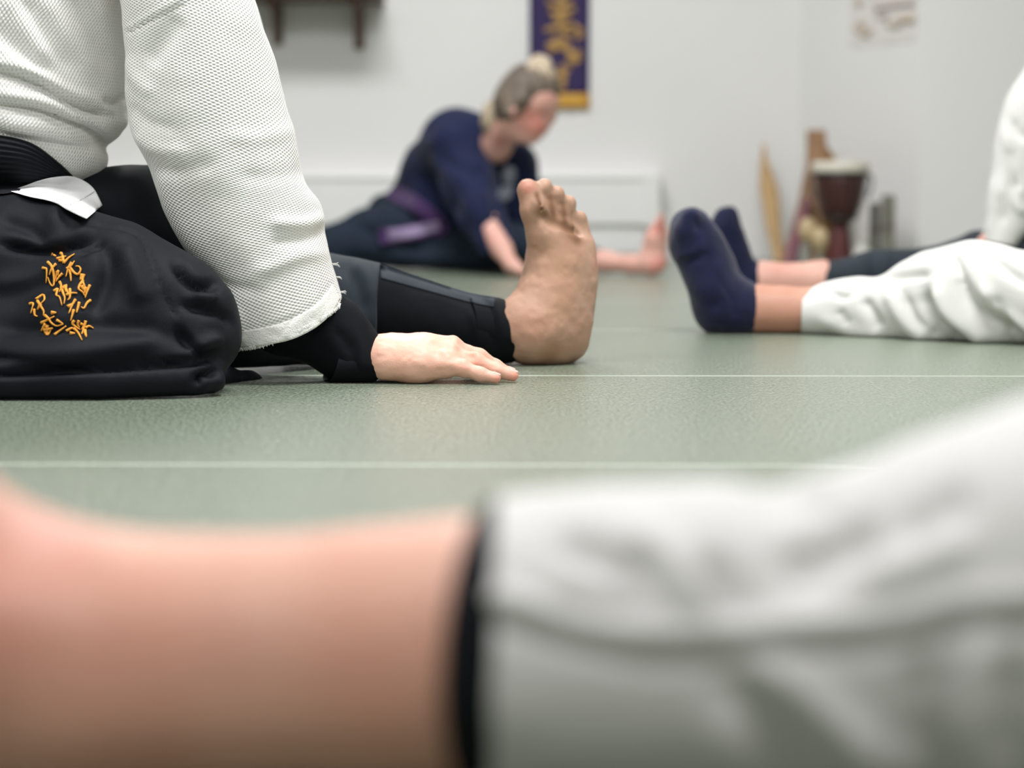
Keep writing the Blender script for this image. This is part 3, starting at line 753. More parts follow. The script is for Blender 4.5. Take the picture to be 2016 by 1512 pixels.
def cloth(secs, folds=(), wr=None, clampz=0.0015, **kw):
    v, f, u = loft(secs, **kw)
    if wr: v = wrinkle(v, f, *wr)
    v = folds_apply(v, f, folds)
    if clampz is not None: v = floor_clamp(v, clampz)
    return v, f, u

# ------------------------------------------------------------------ 1. person in white jacket and black hakama (left)
P1 = thing('person', 'person in white woven jacket and black hakama, hand and bare foot on mat', 'person', (G(200, 775)[0], 2.6, 0.0))

# jacket body
jv, jf, ju = cloth([
    (-250, -430, 190, -400, 2.76, .08), (-310, -260, 300, -280, 2.76, .12), (-335, -60, 278, -60, 2.75, .14),
    (-342, 50, 258, 55, 2.75, .148), (-345, 105, 254, 128, 2.75, .150), (-345, 150, 252, 192, 2.75, .152),
    (-345, 180, 248, 236, 2.75, .150), (-343, 200, 232, 268, 2.75, .146), (-341, 212, 208, 290, 2.75, .142),
    (-340, 222, 210, 312, 2.75, .148), (-338, 236, 203, 338, 2.75, .150), (-335, 252, 182, 362, 2.75, .145), (-330, 268, 140, 378, 2.75, .135)],
    folds=[([(-60, 128), (60, 160), (139, 204), (200, 226), (250, 222)], -.013, 9), ([(-60, 112), (60, 143), (130, 180), (205, 205)], .006, 13),
           ([(-40, 203), (60, 214), (121, 236), (187, 264), (210, 292)], -.014, 8), ([(-10, 182), (90, 203), (165, 236), (205, 262)], .007, 11),
           ([(120, 214), (150, 226), (182, 252)], -.006, 5),
           ([(-10, 238), (90, 258), (165, 292), (190, 335)], .009, 20), ([(205, 196), (226, 206), (252, 190)], -.010, 8),
           ([(205, 215), (235, 232), (246, 255)], .007, 13),
           ([(10, -10), (55, 60), (95, 120)], .005, 13), ([(40, -10), (95, 75), (145, 145)], -.0055, 13), ([(85, -10), (135, 70), (190, 150)], .0045, 14),
           ([(-20, 40), (40, 100), (110, 150)], -.005, 14), ([(140, -10), (180, 60), (225, 140)], -.004, 14), ([(200, 0), (225, 80), (238, 150)], .003, 12),
           ([(-20, 90), (30, 118), (90, 160)], .004, 10)],
    wr=(.0022, 16, 1), n=150, step=.0045, cap0='round', cap1='lip', swap=True)
jacket = link('jacket', jv, jf, M['gi'], P1, uvs=ju)
# far sleeve, reaching forward behind the near one
v, f, u = cloth([(120, -300, 330, -330, 2.90, .06), (230, -150, 420, -190, 2.92, .065), (300, 30, 500, 0, 2.94, .065), (345, 190, 545, 175, 2.95, .062), (380, 300, 575, 290, 2.95, .058)], wr=(.002, 14, 5), cap0='round', cap1='lip')
link('far_sleeve', v, f, M['gi'], jacket, uvs=u)
# near sleeve
sv, sf, su = cloth([
    (200, -190, 400, -220, 2.66, .060), (222, -90, 462, -110, 2.645, .078), (238, 0, 500, -8, 2.635, .084), (247, 100, 537, 108, 2.63, .084),
    (249, 190, 564, 205, 2.625, .082), (262, 262, 584, 285, 2.622, .080), (292, 325, 602, 356, 2.62, .078), (326, 420, 632, 404, 2.62, .076),
    (375, 505, 643, 462, 2.618, .074), (428, 570, 652, 512, 2.615, .070, {'bz': .005}), (450, 626, 664, 556, 2.612, .066, {'bz': .009}), (462, 680, 675, 592, 2.61, .062, {'bz': .013, 'bx': -.004})],
    folds=[([(252, 63), (300, 38), (364, 4)], -.0035, 3.2, 'e'), ([(256, 55), (300, 30), (358, -2)], .002, 5, 'e'), ([(350, 30), (325, 75), (285, 125)], -.007, 20), ([(250, 110), (262, 150), (300, 190)], .004, 14),
           ([(252, 205), (290, 240), (350, 255)], -.004, 13), ([(262, 262), (300, 290), (370, 300)], .004, 14), ([(300, 330), (350, 340), (420, 320)], -.0035, 15),
           ([(640, 425), (600, 440), (530, 438)], .006, 13), ([(645, 455), (600, 470), (530, 480)], -.004, 12), ([(648, 500), (590, 505), (500, 540)], .004, 14),
           ([(610, 330), (560, 345), (470, 350)], -.003, 16), ([(585, 250), (530, 270), (440, 270)], .003, 16), ([(440, 590), (470, 630), (476, 684)], .004, 10),
           ([(400, 530), (440, 560), (520, 575)], -.003, 12),
           ([(478, 655), (540, 640), (595, 618), (630, 590), (652, 560)], -.0020, 3.0, 'e'), ([(560, 660), (566, 640), (580, 628)], -.0016, 3)],
    wr=(.0016, 22, 2), n=120, step=.0042, cap0='round', cap1='lip')
sleeve = link('sleeve', sv, sf, M['gi'], jacket, uvs=su)
v, f = drape([(478, 652), (540, 640), (595, 617), (630, 592), (655, 560)], [(472, 684), (520, 680), (575, 668), (620, 646), (652, 618), (670, 588)], bvh_of((sv, sf)), off=.0009, nu=70, nv=10, thick=.0008, smooth=1)
link('cuff_tape', wrinkle(v, f, .0005, 120, 15), f, M['gi_tape'], jacket)
# ragged threads along the worn cuff
thr = []
rnd = random.Random(3)
nS = 120; nrS = (len(sv) - 1) // nS
r1, r0 = sv[(nrS - 7) * nS:(nrS - 6) * nS], sv[(nrS - 9) * nS:(nrS - 8) * nS]
out = r1 - r0; out /= np.linalg.norm(out, axis=1, keepdims=True)
for i in range(420):
    k = rnd.randrange(nS); k2 = (k + 1) % nS; a = rnd.random()
    p0 = r1[k] * (1 - a) + r1[k2] * a; side = r1[k2] - r1[k]; side /= np.linalg.norm(side)
    l = rnd.uniform(.0006, .0030) * (1.8 if rnd.random() < .08 else 1); j = rnd.uniform(-.002, .002)
    thr.append(tube([p0 - out[k] * .003, p0 + out[k] * l * .5 + side * j * .3, p0 + out[k] * l + side * j], [.0009, .0008, .0004], 5))
ctr = sv[(nrS - 12) * nS:(nrS - 11) * nS]
for c0, ds in (((660, 520), [(6, -3), (8, 3), (9, 6)]), ((666, 545), [(6, 2), (7, 5)]), ((673, 575), [(9, 0), (8, 4), (7, -3)])):
    for dx_, dy_ in ds:
        pts = [W(c0[0] - 10, c0[1], 2.612), W(c0[0] + dx_ * .5, c0[1] + dy_ * .3, 2.61), W(c0[0] + dx_, c0[1] + dy_, 2.608)]
        thr.append(tube(pts, [.0009, .0009, .0004], 5))
v, f = join_meshes(*thr); tagit(link('frayed_threads', v, f, M['gi_plain'], jacket), kind='stuff')

# black undersleeve
uv_, uf_, uu_ = cloth([(470, 650, 600, 520, 2.615, .040), (530, 695, 645, 566, 2.612, .038), (590, 710, 694, 594, 2.61, .036), (640, 738, 727, 632, 2.607, .035), (680, 757, 750, 664, 2.604, .034), (712, 757, 757, 674, 2.603, .034, {'bx': -.008}), (730, 753, 757, 678, 2.603, .034, {'bx': -.010})],
    folds=[([(655, 640), (690, 690), (700, 740)], -.003, 8), ([(700, 650), (715, 690), (715, 735)], .003, 8), ([(745, 675), (748, 700), (730, 740)], .0015, 4)],
    wr=(.0012, 40, 4), n=56, step=.004, cap0='flat', cap1='lip')
link('undersleeve', uv_, uf_, M['black_knit'], P1)

# hakama
hv, hf = sdf_mesh([
    C((-170, 560, 2.60, 185), (60, 560, 2.55, 162), (225, 585, 2.505, 132), (350, 618, 2.485, 92), (392, 642, 2.475, 72), k=.05),
    C((-170, 695, 2.47, 105), (150, 694, 2.44, 98), (375, 708, 2.44, 62), k=.04),
    C((-140, 450, 2.72, 170), (40, 480, 2.69, 112), (120, 450, 2.72, 70), k=.04),
    C((110, 440, 2.76, 92), (255, 442, 2.78, 96), (330, 470, 2.80, 100), (440, 560, 2.83, 105), (620, 600, 2.86, 92), k=.04),
    C((190, 400, 2.74, 58), (250, 395, 2.76, 48), (300, 372, 2.80, 40), k=.03),
    C((-170, 752, 2.385, 40), (200, 750, 2.385, 38), (385, 744, 2.41, 35), (418, 748, 2.425, 28), k=.006),
    C((430, 740, 2.56, 26), (490, 750, 2.62, 17), (506, 748, 2.64, 15), k=.02),
    C((395, 640, 2.47, 66), (425, 668, 2.475, 38), k=.03),
    C((440, 640, 2.70, 90), (600, 660, 2.80, 60), k=.03)], .0055)
hfolds = [([(-60, 735), (120, 728), (300, 716), (445, 706)], -.010, 7), ([(-40, 640), (100, 650), (200, 640), (330, 660), (380, 690)], -.006, 20), ([(-40, 690), (100, 700), (250, 680), (340, 650)], .006, 22),
          ([(0, 480), (90, 490), (150, 475), (186, 462)], -.012, 9), ([(90, 445), (130, 420), (170, 432)], .007, 22), ([(0, 430), (60, 450), (90, 480)], -.006, 14), ([(150, 500), (180, 485), (205, 470)], -.006, 7),
          ([(200, 470), (215, 520), (200, 580), (180, 620)], -.007, 18), ([(170, 441), (225, 447), (276, 466), (300, 520), (320, 575), (345, 620)], -.0045, 4, 'e'), ([(240, 480), (265, 540), (285, 600)], .006, 22),
          ([(345, 520), (375, 555), (405, 562), (430, 560)], -.011, 10), ([(355, 600), (400, 610), (440, 622), (460, 640)], -.006, 9), ([(380, 585), (430, 592)], .006, 11), ([(345, 640), (370, 680), (400, 698), (440, 690)], -.008, 10),
          ([(360, 700), (400, 680), (440, 665)], .006, 12), ([(388, 762), (398, 738), (432, 730)], -.012, 9), ([(-20, 560), (60, 550), (120, 520)], .004, 18), ([(60, 600), (120, 590), (170, 560)], .003, 14)]
hv = wrinkle(hv, hf, .0022, 13, 9); hv = folds_apply(hv, hf, [(q[0], q[1] * (1.0 if q[2] < 5 else 1.5), *q[2:]) for q in hfolds]); hv = floor_clamp(hv)
hakama = link('hakama', hv, hf, M['black'], P1)
v, f, u = cloth([(560, 484, 560, 708, 2.87, .085), (640, 496, 640, 712, 2.875, .082), (700, 507, 700, 714, 2.875, .076), (747, 517, 742, 716, 2.875, .070)],
    folds=[([(670, 510), (700, 560), (715, 620)], -.006, 14), ([(700, 515), (722, 550), (735, 590)], .004, 12)], wr=(.0015, 20, 6), n=72, step=.005, cap0='flat', cap1='lip')
hleg = link('hakama_leg', v, f, M['slate_knit'], hakama)
# black legging of the stretched leg
lv, lf, lu = cloth([(690, 525, 690, 690, 2.875, .058), (760, 530, 760, 704, 2.875, .057), (850, 556, 850, 712, 2.874, .054), (920, 577, 925, 716, 2.873, .050), (965, 584, 972, 718, 2.868, .053, {'bx': -.004}), (985, 586, 990, 718, 2.866, .053, {'bx': -.012}), (999, 592, 1000, 716, 2.866, .051, {'bx': -.018})],
    folds=[([(945, 600), (965, 640), (975, 690)], -.005, 7), ([(970, 595), (990, 630), (1003, 680)], .004, 6), ([(990, 600), (1005, 640), (1010, 690)], -.003, 5), ([(955, 580), (962, 592), (985, 600)], .003, 6), ([(925, 610), (940, 650), (945, 700)], .003, 9)],
    wr=(.0012, 30, 8), n=72, step=.004, cap0='flat', cap1='lip')
link('legging', lv, lf, M['black_knit'], P1)
v, f = drape([(748, 519), (850, 553), (920, 575), (975, 585)], [(750, 548), (850, 575), (920, 594), (972, 605)], bvh_of((lv, lf)), off=.0012, nu=60, nv=10, thick=.001, smooth=1)
link('legging_sheen_strip', v, f, M['slate_knit'], P1)  # lighter blue strip standing in for sheen on the legging's upper side

# waist board, belt tab and the embroidered characters
B1 = bvh_of((jv, jf), (hv, hf))
v, f = drape([(-70, 262), (0, 266), (60, 282), (110, 318), (140, 346)], [(-70, 380), (0, 382), (50, 374), (95, 370), (142, 366)], B1, off=.010, nu=60, nv=64, thick=.012, ribs=11, rib_amp=.0022, smooth=10)
link('waist_board', v, f, M['black_rib'], P1)
v, f = drape([(20, 375), (48, 366), (75, 356), (105, 349), (140, 347), (165, 356), (185, 373), (201, 404)], [(22, 377), (60, 388), (90, 394), (112, 401), (130, 412), (150, 422), (160, 427), (170, 431)], B1, off=.016, nu=40, nv=14, thick=.003, smooth=14)
tab = link('lining_tab', v, f, M['tab'], P1)
BT = bvh_of((v, f))
v, f = drape([(138, 402), (160, 392), (185, 376)], [(139, 404), (161, 394), (186, 378)], BT, off=.0006, nu=20, nv=3, thick=.0008, smooth=0)
link('stitch_line', v, f, M['stitch'], tab)
KAN = [
 [[(560,270),(640,250),(690,235)],[(590,295),(660,300),(640,330)],[(640,240),(655,320)],[(655,330),(720,260),(800,205)],[(490,210),(550,235)],[(620,200),(640,220)]],
 [[(368,395),(400,400),(425,420),(418,600)],[(440,315),(490,370),(520,480),(525,600),(505,640),(470,600),(440,520)],[(550,340),(490,410),(460,490)],[(590,430),(560,470),(545,560)],[(640,470),(590,520),(550,580)],[(570,440),(575,500)]],
 [[(760,320),(720,390),(685,515)],[(695,405),(760,360),(800,300)],[(735,420),(750,500),(755,575)],[(745,395),(800,460),(850,480),(885,420),(862,375),(820,370)]],
 [[(905,480),(880,560)],[(930,480),(910,560),(940,640),(960,700)],[(920,560),(870,630),(860,680),(910,720),(940,770)],[(1010,625),(970,720),(945,800)],[(900,640),(930,700)],[(950,660),(940,740)]],
 [[(600,580),(622,640),(600,720)],[(520,710),(575,680),(555,760),(600,790),(632,900)],[(620,650),(650,740),(670,800),(660,880)],[(640,680),(700,620)],[(660,640),(700,700),(720,760)],[(690,760),(760,735),(840,735)],[(740,680),(740,790),(710,830)],[(680,640),(690,720)]],
 [[(195,880),(242,880),(210,1010)],[(258,955),(265,1030),(300,1052)],[(280,820),(375,760),(395,820),(345,880)],[(300,840),(350,920),(385,980),(380,1040)],[(345,880),(300,960)]],
 [[(815,820),(770,900),(725,1010)],[(710,920),(770,880)],[(790,960),(770,1040),(750,1110)],[(865,860),(840,960),(830,1000)],[(1020,830),(970,870),(930,940),(890,920)]],
 [[(400,1035),(450,1080),(490,1140),(560,1180),(650,1155)],[(560,1100),(605,1125),(650,1155)],[(490,1000),(555,1000)],[(350,1140),(430,1100),(530,1050)],[(410,1150),(350,1250)],[(430,1170),(440,1300)],[(390,1240),(510,1210)],[(400,1250),(440,1300),(490,1220)],[(530,1300),(610,1240),(690,1180)]],
 [[(800,1105),(775,1150),(830,1200),(880,1230)],[(860,1105),(845,1160),(870,1200)],[(690,1250),(760,1210),(790,1212)],[(740,1280),(810,1280)],[(790,1210),(850,1270),(905,1372)],[(880,1150),(920,1170),(900,1230)],[(955,1110),(930,1200),(900,1290)],[(950,1205),(1000,1182),(1060,1212)],[(940,1240),(962,1330)]],
]
BH = bvh_of((hv, hf))
for gl in KAN:
    ms = []
    for st in gl:
        sp = smooth_poly([(30 + x / 6.875, 470 + y / 6.875) for x, y in st], 5); P = []
        if len(sp) < 4: sp = np.stack([np.linspace(sp[0][i], sp[-1][i], 5) for i in (0, 1)], 1)
        for a in sp:
            h = cast(BH, *a)
            if h is not None:
                d = np.array(CAMP) - h; P.append(h + d / np.linalg.norm(d) * .0016)
        if len(P) < 2: continue
        P = np.array(P); r = .00150 * (1.25 - 0.75 * np.linspace(0, 1, len(P))) * (1.35 if len(st) == 2 else 1.0)
        ms.append(tube(P, r, 6))
    v, f = join_meshes(*ms); link('embroidered_character', v, f, M['thread'], hakama)

# body: hand, forearm, foot and the frame under the clothes
bx, by = W(753, 720, 2.59)[0], 2.566
def Hh(*pts, k=.008, op='add'): return Cw(*[(bx + p[0], by + p[1], p[2], p[3]) for p in pts], k=k, op=op)
hand = sdf_mesh([
    Hh((-.035, .040, .034, .024), (.004, .040, .033, .024), k=.01),
    Hh((.004, .022, .027, .024), (.045, .018, .025, .0235), (.080, .014, .022, .0165), k=.014),          # outer edge of the palm
    Hh((.000, .040, .034, .024), (.050, .045, .038, .020), (.090, .048, .041, .0140), k=.014),
    Hh((.004, .055, .034, .022), (.050, .062, .038, .019), (.086, .069, .038, .0135), k=.014),
    Hh((.010, .030, .034, .022), (.050, .030, .035, .020), (.087, .029, .034, .0140), k=.012),
    Hh((.050, .045, .026, .024), k=.014),
    Hh((.080, .011, .0245, .0128), (.104, .007, .0195, .0100), (.125, .0035, .0125, .0086), (.1445, .001, .0082, .0072), k=.006),   # little finger
    Hh((.087, .029, .034, .0125), (.120, .0285, .027, .0098), (.145, .0275, .0155, .0090), (.1665, .0265, .0088, .0078), k=.006),   # ring
    Hh((.090, .048, .040, .0130), (.123, .054, .031, .0100), (.145, .0585, .0165, .0090), (.163, .062, .0088, .0078), k=.006),       # middle
    Hh((.086, .069, .037, .0125), (.115, .079, .029, .0098), (.134, .086, .016, .0088), (.150, .091, .0088, .0076), k=.006),         # index
    Hh((.012, .066, .028, .016), (.045, .096, .020, .0135), (.072, .112, .0135, .0115), (.094, .117, .0105, .0090), k=.010),         # thumb
    Hh((.012, .034, .054, .0042), (.050, .031, .0535, .0042), (.084, .029, .046, .005), k=.006),       # tendons and knuckles
    Hh((.012, .042, .056, .0042), (.050, .046, .0565, .0042), (.088, .048, .052, .005), k=.006),
    Hh((.012, .026, .047, .0042), (.045, .018, .046, .0042), (.078, .012, .037, .0045), k=.006),
    Hh((.088, .029, .0425, .0075), k=.007), Hh((.091, .048, .0495, .0075), k=.007), Hh((.081, .011, .034, .007), k=.007),
    Hh((.120, .0285, .0325, .0060), k=.005), Hh((.104, .0068, .0255, .0055), k=.005),
    Hh((.000, .010, .042, .006), k=.008),
    Hh((.114, .018, .034, .0035), (.100, .0192, .043, .0025), k=.008, op='sub'), Hh((.114, .039, .041, .0035), (.102, .0385, .049, .0025), k=.008, op='sub'),
], .0016)
hand = (floor_clamp(wrinkle(hand[0], hand[1], .0006, 110, 12, (.7, 1, 1)), .0006), hand[1])
Yf = 2.87
def fy(px): return Yf - .012 + max(0, (px - 1050)) * .0005
def FC(*pts, **kw): return C(*[(p[0], p[1], fy(p[0]) + (p[3] if len(p) > 3 else 0), p[2]) for p in pts], **kw)
foot = sdf_mesh([
    FC((1092, 666, 47), (1108, 664, 44), k=.02), FC((985, 652, 44), (1020, 650, 47), (1050, 652, 53), (1074, 655, 52), k=.03),
    FC((1108, 660, 44), (1118, 600, 42), (1126, 540, 41), (1130, 495, 38), k=.03),
    FC((1055, 622, 52), (1080, 560, 44), (1090, 500, 40), (1084, 465, 38), k=.03),
    FC((1095, 600, 50), (1104, 530, 46), k=.03),
    FC((1078, 468, 34, -.006), k=.015), FC((1138, 482, 31, .0), k=.015), FC((1105, 470, 32, -.004), k=.015),
    FC((1064, 455, 29, -.006), (1050, 412, 24, -.008), (1040, 374, 22.5, -.006), k=.010),
    FC((1086, 440, 18, -.004), (1079, 405, 15, -.006), (1071, 368, 17, -.008), k=.006),
    FC((1103, 446, 17, -.004), (1100, 415, 14.5, -.006), (1096, 382, 16.5, -.010), k=.006),
    FC((1119, 456, 17, -.004), (1119, 428, 14.5, -.006), (1118, 400, 16, -.010), k=.006),
    FC((1140, 470, 20, -.002), (1142, 450, 16.5, -.004), (1140, 432, 16.5, -.008), k=.007),
    FC((1076, 655, 22, -.028), k=.02),                                              # ankle bone
    FC((1068, 428, 5, -.030), (1092, 436, 5, -.034), (1118, 448, 5, -.032), (1138, 462, 4, -.026), k=.012, op='sub'),   # crease under the toes
    FC((1058, 385, 2.5, -.024), (1064, 412, 2.5, -.026), k=.006, op='sub'),
    FC((1086, 600, 44, -.010), (1094, 640, 44, -.010), k=.03),
], .0022)
foot = (wrinkle(foot[0], foot[1], .0009, 70, 11), foot[1])
foot = (floor_clamp(foot[0], .0006), foot[1])
core = sdf_mesh([C((-60, 440, 2.76, 130), (-50, 100, 2.76, 140), (-20, -200, 2.76, 110), k=.05),
                 C((180, -150, 2.72, 50), (350, 20, 2.645, 46), (480, 330, 2.62, 46), (600, 600, 2.615, 36), (700, 690, 2.61, 33), (757, 712, 2.606, 30), k=.03),
                 C((0, 520, 2.80, 95), (420, 590, 2.85, 75), (720, 610, 2.875, 62), (880, 640, 2.873, 56), (1010, 652, 2.87, 50), k=.03),
                 C((0, 560, 2.60, 95), (350, 640, 2.48, 60), k=.03)], .009)
core = (floor_clamp(core[0], .002), core[1])
v, f = join_meshes(hand, foot, core)
pk = (1.08, .80, .80); dirt = (.46, .42, .34); BF = bvh_of(foot)
sp = [
      (W(1038, 366, 2.84), .013, pk), (W(1068, 360, 2.84), .008, pk), (W(1094, 374, 2.84), .008, pk), (W(1116, 390, 2.84), .009, pk), (W(1138, 420, 2.85), .009, pk), (W(1165, 520, 2.88), .014, (1.0, .82, .80)), (W(1150, 660, 2.88), .020, (1.0, .80, .76)),
      (W(1100, 520, 2.82), .045, (1.0, .97, .90)), (W(1080, 690, 2.83), .020, (.86, .80, .72)), (W(1055, 640, 2.82), .03, (1.06, .96, .95)), (W(1100, 600, 2.82), .03, (.97, .93, .86)),
      ((bx + .150, by, .008), .013, pk), ((bx + .170, by + .026, .008), .013, pk), ((bx + .104, by + .004, .022), .010, (1.06, .86, .84)), ((bx + .12, by + .026, .03), .010, (1.06, .88, .86)), ((bx + .088, by + .028, .045), .012, (1.06, .90, .88)), ((bx + .03, by + .02, .03), .07, (1.10, 1.10, 1.10))]  # last, wide spot paints the hand brighter, as better lit
tm = tint_map(v, sp)
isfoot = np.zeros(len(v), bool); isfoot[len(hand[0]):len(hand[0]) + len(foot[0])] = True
tm[isfoot] *= np.array((.68, .66, .61)); tm[:len(hand[0])] *= np.array((1.10, 1.02, 1.02))  # shade painted over the tan foot, stronger light painted on the hand
PJ = proj(v)
for pl, wd, colr in (([(1056, 408), (1072, 422), (1090, 434), (1106, 442), (1122, 456), (1136, 472)], 13, (.52, .45, .36)), ([(1058, 385), (1064, 408)], 5, (.62, .54, .46)), ([(1084, 388), (1090, 425)], 6, (.66, .56, .47)), ([(1108, 400), (1112, 436)], 6, (.62, .53, .44)), ([(1130, 420), (1132, 452)], 6, (.62, .53, .44))):
    D, S, T = seg_dist(PJ, pl); w = (np.exp(-(D / wd) ** 2) * isfoot * (v[:, 1] < 2.875))[:, None]
    tm = tm * (1 - w) + tm * w * np.array(colr)
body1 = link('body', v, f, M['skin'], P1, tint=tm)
for (hx, hy, hz, dx_, r) in ((.1685, .0262, .0140, .010, .0052), (.1465, .0008, .0128, .009, .0048), (.165, .0620, .0140, .009, .0052), (.152, .0915, .0136, .009, .0050)):
    v, f = sdf_mesh([Cw((bx + hx - .004, by + hy, hz + .0012, r * .55), (bx + hx + .003, by + hy, hz - .0012, r * .5), k=.002, ys=1.7)], .0009)
    link('fingernail', v, f, M['nail'], body1)

# ------------------------------------------------------------------ 2. near leg across the foreground
P2 = thing('person', 'out of focus bare shin and white trouser leg across the foreground', 'person', (W(1000, 1500, .86)[0], .86, 0))
Yn = .865
def N(*pts, k=.03, **kw): return C(*[(p[0], p[1], Yn + (p[3] if len(p) > 3 else 0), p[2]) for p in pts], k=k, **kw)
v, f = sdf_mesh([N((2300, 1200, 230), (1700, 1290, 215), (1200, 1290, 215), (1000, 1290, 240), (900, 1290, 250), (700, 1300, 243), (450, 1310, 240), (250, 1312, 244), (110, 1318, 254), (-60, 1330, 250), k=.02),
                 N((120, 1200, 120), (-20, 1130, 120), (-150, 1030, 120), (-240, 850, 110), (-290, 560, 90), k=.025),
                 N((-110, 1340, 205), (-230, 1300, 180), (-310, 1000, 150), (-350, 640, 120), k=.03),
                 N((-30, 1240, 110, -.035), k=.03),
                 N((-305, 560, 60), (-315, 470, 55), k=.02)], .0042)
v = floor_clamp(v, .001)
tm = tint_map(v, [(W(-10, 1200, .82), .05, (1.0, .86, .86)), (W(60, 1080, .84), .03, (1.0, .84, .84)), (W(250, 1250, .81), .04, (1.0, .92, .90)), (W(750, 1300, .81), .04, (1.0, .94, .92))])
link('body', v, f, M['skin_near'], P2, tint=tm)
v, f, u = cloth([(962, 990, 958, 1556, Yn, .066, {'bx': .016}), (1040, 1000, 1040, 1550, Yn, .060, {'bx': .012}), (1150, 1040, 1150, 1540, Yn, .054), (1300, 1050, 1300, 1530, Yn, .052)], n=72, step=.005, cap0='lip', cap1='flat')
link('legging', v, f, M['black_knit'], P2)
v, f, u = cloth([(984, 976, 976, 1568, Yn, .071), (1080, 964, 1080, 1575, Yn, .072), (1200, 955, 1200, 1585, Yn, .073), (1400, 950, 1400, 1590, Yn, .074), (1530, 960, 1560, 1595, Yn, .075), (1640, 929, 1690, 1600, Yn, .077), (1800, 868, 1850, 1605, Yn, .08), (1900, 832, 1950, 1610, Yn, .083), (2016, 788, 2070, 1615, Yn + .005, .087), (2300, 690, 2380, 1620, Yn + .02, .095), (2700, 620, 2760, 1630, Yn + .05, .10), (3200, 640, 3260, 1620, Yn + .10, .105), (3900, 640, 3960, 1600, Yn + .18, .11)],
    folds=[([(985, 1180), (1150, 1226), (1300, 1250), (1500, 1238), (1750, 1222), (1880, 1188), (2050, 1172)], .0065, 22, 'e'), ([(985, 1225), (1150, 1268), (1300, 1290), (1500, 1280), (1750, 1262), (1890, 1232), (2050, 1220)], -.004, 24, 'e'),
           ([(1100, 1060), (1190, 1100), (1280, 1140)], -.008, 32), ([(1380, 1100), (1420, 1150), (1450, 1210)], -.008, 28), ([(1540, 1130), (1630, 1090), (1730, 1040)], -.010, 45), ([(1240, 1040), (1330, 1120), (1400, 1210)], .007, 34),
           ([(1080, 1180), (1200, 1200), (1280, 1180)], -.005, 24), ([(1700, 1150), (1800, 1110), (1900, 1060)], .006, 36), ([(1900, 960), (1850, 1020), (1780, 1060)], -.005, 40), ([(1480, 1290), (1580, 1360), (1680, 1450), (1740, 1520)], .010, 32), ([(1400, 1330), (1500, 1420), (1580, 1520)], -.007, 45),
           ([(1935, 1240), (1905, 1350), (1880, 1480)], .009, 34), ([(1820, 1290), (1800, 1380), (1800, 1500)], -.007, 40), ([(1500, 960), (1560, 985), (1640, 980)], -.007, 24), ([(1990, 1300), (1990, 1400), (1970, 1512)], -.006, 34)],
    wr=(.0015, 22, 21), n=130, step=.0035, cap0='lip', cap1='round')
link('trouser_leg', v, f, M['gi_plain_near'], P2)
v, f, u = cloth([(3700, 1300, 4700, 1320, 1.12, .14), (3650, 1000, 4700, 1000, 1.12, .15), (3700, 300, 4700, 280, 1.12, .14), (3650, -500, 4750, -520, 1.12, .13), (3850, -1000, 4550, -1010, 1.12, .09)], wr=(.004, 10, 24), n=64, step=.012, cap0='lip', cap1='round')
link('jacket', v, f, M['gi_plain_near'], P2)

# ------------------------------------------------------------------ 3. person with navy socks and white trousers (right)
P3 = thing('person', 'leg in baggy white trousers and navy sock stretched out on the right', 'person', (G(1700, 672)[0], 3.4, 0))
Ya = 3.48
sk = sdf_mesh([C((1424, 608, Ya, 45), (1440, 608, Ya, 44), k=.02), C((1422, 596, Ya, 50), (1396, 530, Ya, 47), (1368, 474, Ya, 45), (1358, 443, Ya, 33), k=.03), C((1420, 604, Ya, 46), (1472, 607, Ya, 48), k=.03),
               C((1352, 452, Ya - .03, 22), (1360, 430, Ya - .03, 20), k=.015), C((1380, 455, Ya - .01, 20), (1366, 436, Ya - .012, 20), k=.015),
               C((1400, 560, Ya - .02, 40), k=.02), C((1376, 448, Ya - .045, 4), (1362, 425, Ya - .05, 4), k=.01, op='sub')], .003)
v = folds_apply(sk[0], sk[1], [([(1330, 505), (1360, 498), (1390, 480)], .003, 8), ([(1330, 520), (1370, 512), (1400, 498)], -.003, 7), ([(1420, 560), (1440, 590), (1445, 630)], -.002, 7)])
v = floor_clamp(wrinkle(v, sk[1], .0012, 40, 31), .0008); sock = link('sock', v, sk[1], M['sock'], P3)
cv, cf, cu = cloth([(1462, 558, 1464, 656, Ya, .0432, {'bx': .003}), (1473, 560, 1475, 656, Ya, .0428, {'bx': .003})], n=48, step=.003, cap0='lip', cap1='lip'); link('sock_cuff', cv, cf, M['sock'], sock)
v, f = sdf_mesh([C((1425, 608, Ya, 40), (1480, 608, Ya, 45), (1540, 610, Ya - .005, 43), (1600, 612, Ya - .01, 42), (1680, 614, Ya - .03, 40), (1800, 610, Ya - .09, 46), (1900, 590, Ya - .15, 50), (2100, 600, Ya - .22, 60), k=.02), C((1415, 590, Ya, 36), (1366, 474, Ya, 30), k=.02)], .006)
v = floor_clamp(v, .001); link('body', v, f, M['skin_near'], P3, tint=tint_map(v, [], (1.0, .93, .88)))
